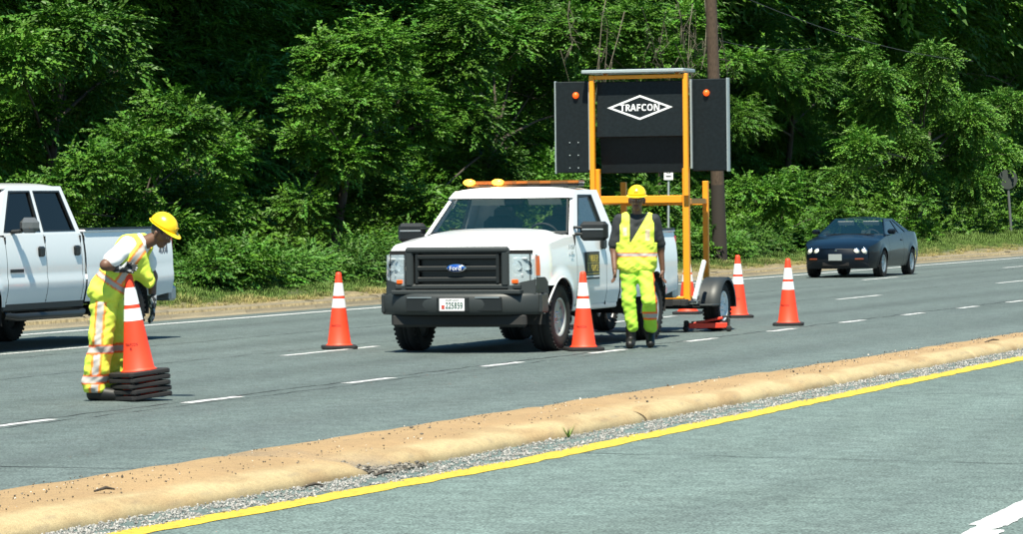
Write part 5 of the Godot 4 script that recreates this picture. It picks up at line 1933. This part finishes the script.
# ---------------------------------------------------------------- people: distance fields meshed as surface nets
func nets(st: SurfaceTool, bones: Array, cell: float, k: float, clip = null, colf = null, wrinkle := 0.0):
	var lo = Vector3(1e9, 1e9, 1e9)
	var hi = -lo
	for b in bones:
		for e in [[b[0], b[2]], [b[1], b[3]]]:
			lo = lo.min(e[0] - Vector3.ONE * (e[1] + cell * 3))
			hi = hi.max(e[0] + Vector3.ONE * (e[1] + cell * 3))
	var nx = int((hi.x - lo.x) / cell) + 2
	var ny = int((hi.y - lo.y) / cell) + 2
	var nz = int((hi.z - lo.z) / cell) + 2
	var f = PackedFloat32Array()
	f.resize(nx * ny * nz)
	f.fill(1000.0)
	for b in bones:
		var a: Vector3 = b[0]
		var c: Vector3 = b[1]
		var ra: float = b[2]
		var rb: float = b[3]
		var pad = max(ra, rb) + k + cell * 2
		var l2 = (a.min(c) - Vector3.ONE * pad - lo) / cell
		var h2 = (a.max(c) + Vector3.ONE * pad - lo) / cell
		var ac = c - a
		var ll = max(ac.length_squared(), 1e-9)
		for iz in range(max(0, int(l2.z)), min(nz, int(h2.z) + 1)):
			for iy in range(max(0, int(l2.y)), min(ny, int(h2.y) + 1)):
				var row = (iz * ny + iy) * nx
				for ix in range(max(0, int(l2.x)), min(nx, int(h2.x) + 1)):
					var p = lo + Vector3(ix, iy, iz) * cell
					var t = clampf((p - a).dot(ac) / ll, 0.0, 1.0)
					var d = (p - a - ac * t).length() - lerpf(ra, rb, t)
					var o = f[row + ix]
					var df = absf(o - d)
					if df >= k: f[row + ix] = minf(o, d)
					else: f[row + ix] = minf(o, d) - (k - df) * (k - df) / (4.0 * k)
	if clip != null or wrinkle > 0.0:
		for iz in nz:
			for iy in ny:
				for ix in nx:
					var i = (iz * ny + iy) * nx + ix
					if f[i] < 0.08:
						var p = lo + Vector3(ix, iy, iz) * cell
						if wrinkle > 0.0: f[i] += wrinkle * (NZ.get_noise_3d(p.x * 3.5, p.y * 8.0 + p.x * 5.0, p.z * 3.5) + 0.45 * NZ.get_noise_3d(p.x * 7.0 + 5.0, p.y * 17.0 - p.x * 9.0, p.z * 7.0))
						if clip != null: f[i] = maxf(f[i], clip.call(p))
	var vid = PackedInt32Array()
	vid.resize(nx * ny * nz)
	vid.fill(-1)
	var verts = PackedVector3Array()
	var off = [0, 1, nx, nx + 1, nx * ny, nx * ny + 1, nx * ny + nx, nx * ny + nx + 1]
	var edges = [[0, 1], [2, 3], [4, 5], [6, 7], [0, 2], [1, 3], [4, 6], [5, 7], [0, 4], [1, 5], [2, 6], [3, 7]]
	for iz in nz - 1:
		for iy in ny - 1:
			for ix in nx - 1:
				var i = (iz * ny + iy) * nx + ix
				var f0 = f[i]
				if f0 > cell * 4.0: continue
				var neg = 0
				for q in off:
					if f[i + q] < 0.0: neg += 1
				if neg == 0 or neg == 8: continue
				var acc = Vector3()
				var n = 0
				for e in edges:
					var fa = f[i + off[e[0]]]
					var fb = f[i + off[e[1]]]
					if (fa < 0.0) != (fb < 0.0):
						var t = fa / (fa - fb)
						var pa = Vector3(e[0] & 1, (e[0] >> 1) & 1, e[0] >> 2)
						var pb = Vector3(e[1] & 1, (e[1] >> 1) & 1, e[1] >> 2)
						acc += pa.lerp(pb, t)
						n += 1
				vid[i] = verts.size()
				verts.append(lo + (Vector3(ix, iy, iz) + acc / n) * cell)
	var cols = []
	for p in verts: cols.append(colf.call(p) if colf != null else Color.WHITE)
	st.set_smooth_group(0)
	var emit = func(a, b, c, d, flip):
		if a < 0 or b < 0 or c < 0 or d < 0: return
		var o = [a, b, c, a, c, d] if flip else [a, c, b, a, d, c]
		for q in o:
			st.set_color(cols[q])
			st.add_vertex(verts[q])
	for iz in range(1, nz - 1):
		for iy in range(1, ny - 1):
			for ix in range(1, nx - 1):
				var i = (iz * ny + iy) * nx + ix
				var s = f[i] < 0.0
				if s != (f[i + 1] < 0.0): emit.call(vid[i], vid[i - nx], vid[i - nx - nx * ny], vid[i - nx * ny], s)
				if s != (f[i + nx] < 0.0): emit.call(vid[i], vid[i - nx * ny], vid[i - nx * ny - 1], vid[i - 1], s)
				if s != (f[i + nx * ny] < 0.0): emit.call(vid[i], vid[i - 1], vid[i - 1 - nx], vid[i - nx], s)

const SKIN := Color(0.13, 0.066, 0.042)

func head_bones(c: Vector3, fd: Vector3, up: Vector3) -> Array:
	var sd = up.cross(fd).normalized()
	var P = func(x, y, z): return c + sd * x + up * y + fd * z
	return [
		[P.call(0, 0.035, -0.02), P.call(0, 0.03, 0.015), 0.088, 0.085],
		[P.call(0, -0.03, 0.02), P.call(0, -0.075, 0.05), 0.066, 0.042],
		[P.call(-0.035, 0.0, 0.055), P.call(0.035, 0.0, 0.055), 0.036, 0.036],
		[P.call(0, 0.02, 0.092), P.call(0, -0.018, 0.108), 0.010, 0.016],
		[P.call(-0.016, -0.022, 0.098), P.call(0.016, -0.022, 0.098), 0.010, 0.010],
		[P.call(-0.02, -0.05, 0.082), P.call(0.02, -0.05, 0.082), 0.013, 0.013],
		[P.call(-0.05, 0.036, 0.077), P.call(0.05, 0.036, 0.077), 0.012, 0.012],
		[P.call(0.086, 0.01, -0.005), P.call(0.089, -0.025, 0.0), 0.020, 0.012],
		[P.call(-0.086, 0.01, -0.005), P.call(-0.089, -0.025, 0.0), 0.020, 0.012]]

func head_colour(c: Vector3, fd: Vector3, up: Vector3) -> Callable:
	var sd = up.cross(fd).normalized()
	return func(p):
		var q = p - c
		var x = absf(q.dot(sd))
		var y = q.dot(up)
		var z = q.dot(fd)
		if z > 0.06 and Vector2((x - 0.033) / 0.016, (y - 0.012) / 0.009).length() < 1.0: return Color(0.35, 0.32, 0.28) if absf(x - 0.033) > 0.006 else Color(0.01, 0.008, 0.006)
		if z > 0.06 and absf(y + 0.05) < 0.012 and x < 0.027: return Color(0.085, 0.03, 0.024)
		if y > 0.02 - z * 0.6 + 0.03 and z < 0.05 or (z < -0.02 and y > -0.06): return Color(0.008, 0.007, 0.006)
		return SKIN

# a hand from the wrist: dir towards the fingertips, thumb side th, palm normal pn (curl towards pn)
func hand_bones(w: Vector3, dir: Vector3, th: Vector3, curl: float, rad := 0.009) -> Array:
	var pn = dir.cross(th).normalized()
	var bones = []
	var kn = w + dir * 0.085
	bones.append([w, w + dir * 0.02, 0.026, 0.027])
	for q in [-0.024, 0.0, 0.024]: bones.append([w + dir * 0.025 + th * q * 0.7, kn + th * q, 0.019, 0.015])
	var ln = [0.072, 0.085, 0.078, 0.06]
	for i in 4:
		var o = kn + th * (0.030 - 0.020 * i)
		var a = curl * (0.7 + 0.15 * i)
		var d1 = (dir * cos(a) + pn * sin(a)).normalized()
		var d2 = (dir * cos(a * 2.2) + pn * sin(a * 2.2)).normalized()
		var m = o + d1 * ln[i] * 0.5
		bones.append([o, m, rad, rad * 0.92])
		bones.append([m, m + d2 * ln[i] * 0.5, rad * 0.92, rad * 0.75])
	var t0 = w + dir * 0.03 + th * 0.024
	var t1 = t0 + (th * 0.7 + dir * 0.7 + pn * 0.3).normalized() * 0.042
	bones.append([t0, t1, rad * 1.25, rad * 1.1])
	bones.append([t1, t1 + (dir * 0.9 + pn * 0.5 * (1.0 + curl)).normalized() * 0.034, rad * 1.1, rad * 0.85])
	return bones

func helmet(parent, c: Vector3, fd: Vector3, up: Vector3):
	var sd = up.cross(fd).normalized()
	var b = Basis(sd, up, fd)
	var st = ST()
	grid(st, func(u, v):
		var a = u * TAU
		var ph = v * PI / 2
		var ridge = 1.0 + 0.022 * exp(-pow(sin(a) / 0.28, 2)) * sin(ph)
		var r = Vector3(sin(a) * 0.112 * cos(ph), 0.122 * pow(sin(ph), 0.95) * ridge, cos(a) * 0.138 * cos(ph))
		return c + b * (r + Vector3(0, 0.048, 0.0)), 36, 12)
	grid(st, func(u, v):
		var a = u * TAU
		var vis = 0.012 + 0.050 * pow(max(0.0, cos(a)), 2.0)
		var e = v * vis
		return c + b * Vector3(sin(a) * (0.112 + e), 0.048 - 0.35 * e, cos(a) * (0.138 + e)), 36, 3)
	var h = obj("hard_hat", st, M.helmet, parent)
	st = ST()
	box(st, c + b * Vector3(0, 0.092, 0.131), Vector3(0.05, 0.022, 0.012), 0.003, b)
	obj("hat_badge", st, mat(0.55, 0.34, 0.01, 0.5), h)
	return h

func part_nets(called, bones, cell, k, m, parent, clip = null, colf = null, wrinkle := 0.0):
	var st = ST()
	nets(st, bones, cell, k, clip, colf, wrinkle)
	return obj(called, st, m, parent)

func limb(a, b, ra, rb): return [a, b, ra, rb]

const LIME := Color(0.66, 0.80, 0.08)
const LIME_T := Color(0.42, 0.76, 0.06)
const SILVER := Color(0.42, 0.40, 0.38)
const FLUO := Color(0.95, 0.16, 0.03)

func build_workers():
	walking_worker()
	bending_worker()

func walking_worker():
	var face = Basis(RGT, Vector3.UP, -FWD)
	var t = thing("person", "worker in yellow hard hat and lime vest walking beside the truck", "person", W(46.98, 14.97) + RGT * 0.04, face, "")
	var hc = Vector3(0.0, 1.755, 0.045)
	var fd = Vector3(-0.12, -0.06, 1).normalized()
	var up = Vector3(0, 1, 0.06).normalized()
	var shL = Vector3(-0.205, 1.53, 0.0)
	var elL = Vector3(-0.275, 1.19, -0.03)
	var wrL = Vector3(-0.265, 0.94, 0.09)
	var shR = Vector3(0.205, 1.53, 0.0)
	var elR = Vector3(0.285, 1.20, -0.09)
	var wrR = Vector3(0.31, 0.93, -0.10)
	# body
	var st = ST()
	var body = [
		limb(Vector3(-0.08, 1.02, 0), Vector3(-0.09, 1.38, 0), 0.115, 0.125), limb(Vector3(0.08, 1.02, 0), Vector3(0.09, 1.38, 0), 0.115, 0.125),
		limb(Vector3(-0.15, 1.51, 0), Vector3(0.15, 1.51, 0), 0.075, 0.075), limb(Vector3(0, 1.50, 0), Vector3(0.0, 1.68, 0.03), 0.066, 0.058),
		limb(shL, elL, 0.056, 0.045), limb(elL, wrL, 0.045, 0.030), limb(shR, elR, 0.056, 0.045), limb(elR, wrR, 0.045, 0.030),
		limb(Vector3(-0.09, 0.98, 0), Vector3(-0.085, 0.54, 0.04), 0.085, 0.055), limb(Vector3(-0.085, 0.54, 0.04), Vector3(-0.07, 0.10, 0.0), 0.055, 0.04),
		limb(Vector3(0.09, 0.98, 0), Vector3(0.14, 0.57, 0.15), 0.085, 0.055), limb(Vector3(0.14, 0.57, 0.15), Vector3(0.165, 0.18, -0.15), 0.055, 0.04)]
	nets(st, body, 0.014, 0.04, null, func(_p): return SKIN)
	nets(st, head_bones(hc, fd, up), 0.0055, 0.018, null, head_colour(hc, fd, up))
	nets(st, hand_bones(wrL, Vector3(0.02, -1, 0.12).normalized(), Vector3(0.25, 0.1, 1).normalized(), 0.35), 0.005, 0.008, null, func(_p): return SKIN)
	nets(st, hand_bones(wrR, Vector3(0.02, -1, 0.1).normalized(), Vector3(-0.25, 0.1, 1).normalized(), -0.35), 0.005, 0.008, null, func(_p): return SKIN)
	obj("body", st, M.skin, t)
	# dark shirt with short sleeves
	var tor = [limb(Vector3(-0.085, 1.00, 0), Vector3(-0.10, 1.38, 0.0), 0.128, 0.138), limb(Vector3(0.085, 1.00, 0), Vector3(0.10, 1.38, 0.0), 0.128, 0.138), limb(Vector3(-0.16, 1.515, 0), Vector3(0.16, 1.515, 0), 0.085, 0.085), limb(Vector3(0, 1.52, 0), Vector3(0, 1.585, 0.01), 0.10, 0.074)]
	part_nets("shirt", tor + [limb(shL, shL.lerp(elL, 0.85), 0.074, 0.072), limb(shR, shR.lerp(elR, 0.85), 0.074, 0.072)], 0.014, 0.035, M.vert, t,
		func(p): return maxf(p.y - 1.60, 0.95 - p.y), func(p): return Color(0.022, 0.025, 0.028), 0.006)
	# vest
	var vb = [limb(Vector3(-0.09, 0.98, 0), Vector3(-0.105, 1.38, 0.0), 0.146, 0.15), limb(Vector3(0.09, 0.98, 0), Vector3(0.105, 1.38, 0.0), 0.146, 0.15), limb(Vector3(-0.125, 1.51, 0), Vector3(0.125, 1.51, 0), 0.105, 0.105)]
	part_nets("safety_vest", vb, 0.011, 0.05, M.vert, t,
		func(p):
			var d = maxf(0.915 + 0.02 * sin(p.x * 22.0) - p.y, p.y - 1.63)
			# V opening, wider towards the neck, slanting across the chest
			var vx = p.x - (-0.085 + 0.30 * (p.y - 1.25))
			if p.z > -0.02: d = maxf(d, minf((p.y - 1.24) * 0.30 - absf(vx), p.y - 1.24))
			d = maxf(d, 0.085 - Vector2(p.x, p.z - 0.01).length() if p.y > 1.55 else -1.0)
			# arm holes
			d = maxf(d, minf(absf(p.x) - 0.205, p.y - 1.26))
			return d,
		func(p):
			if absf(p.y - 1.115) < 0.026: return SILVER if absf(p.y - 1.115) < 0.020 else FLUO
			if p.y > 1.14 and absf(absf(p.x) - 0.125) < 0.026 and p.y < 1.42 and p.x > 0.0 and p.y > 1.28 and p.z > 0: return Color(0.55, 0.45, 0.30)
			if p.y > 1.14 and absf(absf(p.x) - 0.135) < 0.022 and p.z < 0: return SILVER
			if p.x < 0 and absf(absf(p.x) - 0.145) < 0.02 and p.y > 1.34 and p.y < 1.44 and p.z > 0: return Color(0.55, 0.45, 0.30)
			return LIME, 0.011)
	# trousers
	var legA = [Vector3(-0.095, 0.98, 0.0), Vector3(-0.095, 0.54, 0.05), Vector3(-0.055, 0.25, 0.03)]
	var legB = [Vector3(0.09, 0.98, 0.0), Vector3(0.145, 0.57, 0.16), Vector3(0.165, 0.26, -0.10)]
	part_nets("trousers", [limb(Vector3(-0.07, 1.0, 0), Vector3(0.07, 1.0, 0), 0.135, 0.135), limb(legA[0], legA[1], 0.108, 0.080), limb(legA[1], legA[2], 0.080, 0.074), limb(legB[0], legB[1], 0.110, 0.086), limb(legB[1], legB[2], 0.086, 0.086)], 0.012, 0.03, M.vert, t,
		func(p): return maxf((0.19 if p.x < 0.012 else 0.14) - p.y, p.y - 1.06),
		func(p):
			var band = absf(p.y - (0.39 if p.x > 0.0 else 0.36))
			if band < 0.05 and p.x > 0.012: return SILVER if band < 0.026 else FLUO
			if p.x > lerpf(0.245, 0.178, clampf((p.y - 0.25) / 0.7, 0.0, 1.0)): return FLUO
			return LIME_T, 0.012)
	# boots
	for q in [[Vector3(-0.072, 0.24, 0.01), Vector3(-0.07, 0.09, 0.0), Vector3(-0.085, 0.052, 0.17)], [Vector3(0.165, 0.28, -0.11), Vector3(0.165, 0.175, -0.16), Vector3(0.165, 0.055, -0.04)]]:
		part_nets("boot", [limb(q[0], q[1], 0.062, 0.056), limb(q[1], q[2], 0.054, 0.046), limb(q[1] + Vector3(0, -0.035, -0.01), q[2], 0.05, 0.048)], 0.010, 0.02, M.skin, t,
			func(p): return 0.004 - p.y, func(_p): return Color(0.006, 0.006, 0.0065))
	helmet(t, hc + Vector3(0, 0.022, -0.012), fd, up)

func bending_worker():
	var face = Basis(RGT, Vector3.UP, -FWD)
	var t = thing("person", "worker in yellow hard hat bending over a stack of cones", "person", W(34.3, 15.94), face, "")
	var hc = Vector3(0.485, 1.515, 0.02)
	var fd = Vector3(0.80, -0.52, 0.34).normalized()
	var sd0 = Vector3.UP.cross(fd).normalized()
	var up = fd.cross(sd0).normalized()
	var shN = Vector3(0.20, 1.405, 0.19)
	var elN = Vector3(0.02, 1.235, 0.37)
	var wrN = Vector3(0.135, 1.20, 0.30)
	var shF = Vector3(0.30, 1.40, -0.17)
	var elF = Vector3(0.385, 1.12, -0.20)
	var wrF = Vector3(0.395, 0.86, -0.14)
	var pel = Vector3(-0.01, 1.0, 0.0)
	var chest = Vector3(0.21, 1.32, 0.0)
	var kN = Vector3(-0.05, 0.53, 0.12)
	var aN = Vector3(-0.11, 0.10, 0.10)
	var kF = Vector3(0.06, 0.53, -0.13)
	var aF = Vector3(0.02, 0.10, -0.16)
	var zv = Vector3(0, 0, 1)
	var st = ST()
	nets(st, [
		limb(pel + zv * 0.08, chest + zv * 0.09, 0.115, 0.125), limb(pel - zv * 0.08, chest - zv * 0.09, 0.115, 0.125), limb(shN - zv * 0.03, shF + zv * 0.03, 0.075, 0.075),
		limb(chest + Vector3(0.06, 0.08, 0), hc + Vector3(-0.03, -0.03, 0), 0.068, 0.058),
		limb(shN, elN, 0.056, 0.046), limb(elN, wrN, 0.046, 0.032), limb(shF, elF, 0.056, 0.046), limb(elF, wrF, 0.046, 0.032),
		limb(pel + zv * 0.09, kN, 0.085, 0.055), limb(kN, aN, 0.055, 0.04), limb(pel - zv * 0.09, kF, 0.085, 0.055), limb(kF, aF, 0.055, 0.04)], 0.013, 0.04, null, func(_p): return SKIN)
	nets(st, head_bones(hc, fd, up), 0.005, 0.018, null, head_colour(hc, fd, up))
	obj("body", st, M.skin, t)
	# gloves: near hand closed on the cone tip, far hand hanging open
	var gcol = func(p): return Color(0.018, 0.02, 0.024) if NZ.get_noise_3d(p.x * 22.0, p.y * 22.0, p.z * 22.0) < 0.22 else Color(0.34, 0.36, 0.38)
	var gN = hand_bones(wrN + Vector3(0.01, 0, 0), Vector3(0.84, 0.02, -0.54).normalized(), Vector3(0.1, 0.99, 0.05).normalized(), 0.62, 0.0125)
	gN.append(limb(wrN.lerp(elN, 0.28), wrN, 0.042, 0.036))
	part_nets("glove", gN, 0.005, 0.009, M.vert, t, null, gcol)
	var gF = hand_bones(wrF, Vector3(0.02, -1, 0.12).normalized(), Vector3(0.45, 0.05, 0.9).normalized(), 0.3, 0.0125)
	gF.append(limb(wrF.lerp(elF, 0.28), wrF, 0.042, 0.036))
	part_nets("glove", gF, 0.005, 0.009, M.vert, t, null, gcol)
	# white T-shirt
	var tor = [limb(pel + zv * 0.085, chest + zv * 0.10, 0.128, 0.138), limb(pel - zv * 0.085, chest - zv * 0.10, 0.128, 0.138), limb(shN - zv * 0.03, shF + zv * 0.03, 0.088, 0.088), limb(chest + Vector3(0.05, 0.07, 0), chest + Vector3(0.12, 0.13, 0), 0.10, 0.08)]
	var axis = (chest - pel).normalized()
	part_nets("t_shirt", tor + [limb(shN, shN.lerp(elN, 0.74), 0.078, 0.076), limb(shF, shF.lerp(elF, 0.6), 0.080, 0.082)], 0.013, 0.035, M.vert, t,
		func(p): return (p - (chest + Vector3(0.14, 0.14, 0))).dot(Vector3(0.75, 0.66, 0)),
		func(p): return Color(0.03, 0.03, 0.035) if p.z > 0.0 and NZ.get_noise_3d(p.x * 14.0 + 3, p.y * 14.0, 0.0) > 0.12 and (p - Vector3(0.34, 1.24, 0.12)).length() < 0.10 else Color(0.78, 0.80, 0.82), 0.009)
	# vest hanging open in front
	var vb = [limb(pel + zv * 0.09 + Vector3(-0.01, -0.02, 0), chest + zv * 0.105, 0.158, 0.160), limb(pel - zv * 0.09 + Vector3(-0.01, -0.02, 0), chest - zv * 0.105, 0.158, 0.160), limb(shN - zv * 0.075, shF + zv * 0.075, 0.108, 0.108), limb(chest + Vector3(0.02, -0.05, 0.11), chest + Vector3(0.16, -0.20, 0.10), 0.12, 0.055), limb(chest + Vector3(0.02, -0.05, -0.11), chest + Vector3(0.16, -0.24, -0.10), 0.12, 0.06)]
	part_nets("safety_vest", vb, 0.011, 0.05, M.vert, t,
		func(p):
			var q = p - pel
			var al = q.dot(axis)
			var fr = q.dot(Vector3(axis.y, -axis.x, 0))
			var d = maxf(-0.105 + 0.015 * sin(p.z * 25.0 + p.x * 18.0) - al + fr * 0.25, al - 0.62)
			# open front between the two panels
			if fr > 0.02: d = maxf(d, minf(0.055 + 0.12 * maxf(0.0, al - 0.2) - absf(p.z), fr - 0.02))
			# neck and arm holes
			d = maxf(d, 0.085 - (p - (chest + Vector3(0.12, 0.12, 0))).length())
			d = maxf(d, 0.074 - (p - shN - Vector3(-0.04, -0.02, 0.05)).length())
			d = maxf(d, 0.10 - (p - shF - Vector3(0.02, -0.03, -0.05)).length())
			return d,
		func(p):
			var q = p - pel
			var al = q.dot(axis)
			if absf(al - 0.10) < 0.034: return SILVER if absf(al - 0.10) < 0.020 else FLUO
			var fr = q.dot(Vector3(axis.y, -axis.x, 0))
			if al > 0.13 and absf(fr - 0.07) < 0.042: return SILVER if absf(fr - 0.07) < 0.022 else Color(0.8, 0.25, 0.05)
			return LIME, 0.012)
	# trousers with vertical and horizontal bands
	part_nets("trousers", [limb(pel + zv * 0.06, pel - zv * 0.06, 0.140, 0.140), limb(pel + Vector3(-0.01, -0.04, 0.095), kN, 0.130, 0.112), limb(kN, aN + Vector3(0, 0.05, 0), 0.112, 0.118), limb(pel + Vector3(0.01, -0.04, -0.095), kF, 0.130, 0.108), limb(kF, aF + Vector3(0, 0.05, 0), 0.108, 0.112)], 0.012, 0.03, M.vert, t,
		func(p): return maxf(0.075 - 0.35 * minf(0.0, p.x + 0.1) * 0.0 - p.y, p.y - 1.09),
		func(p):
			for b in [0.47, 0.20]:
				var d = absf(p.y - b - 0.04 * (p.x))
				if d < 0.045: return SILVER if d < 0.027 else FLUO
			var line = lerpf(-0.03, -0.10, clampf((1.0 - p.y) / 0.9, 0, 1)) + 0.0
			if p.z > 0.08 and absf(p.x - line) < 0.052: return SILVER if absf(p.x - line) < 0.030 else Color(0.9, 0.30, 0.04)
			return LIME, 0.015)
	for q in [[aN, Vector3(0.16, 0.05, 0.16)], [aF, Vector3(0.28, 0.05, -0.12)]]:
		part_nets("boot", [limb(q[0] + Vector3(0, 0.08, 0), q[0] + Vector3(-0.01, -0.02, 0), 0.060, 0.058), limb(q[0] + Vector3(0, -0.02, 0), q[0].lerp(q[1], 0.95), 0.060, 0.050), limb(q[0] + Vector3(-0.02, -0.05, 0), q[1] + Vector3(-0.02, -0.005, 0), 0.052, 0.050)], 0.010, 0.02, M.skin, t,
			func(p): return 0.004 - p.y, func(_p): return Color(0.006, 0.006, 0.0065))
	helmet(t, hc + up * 0.028 - fd * 0.01, fd, up)
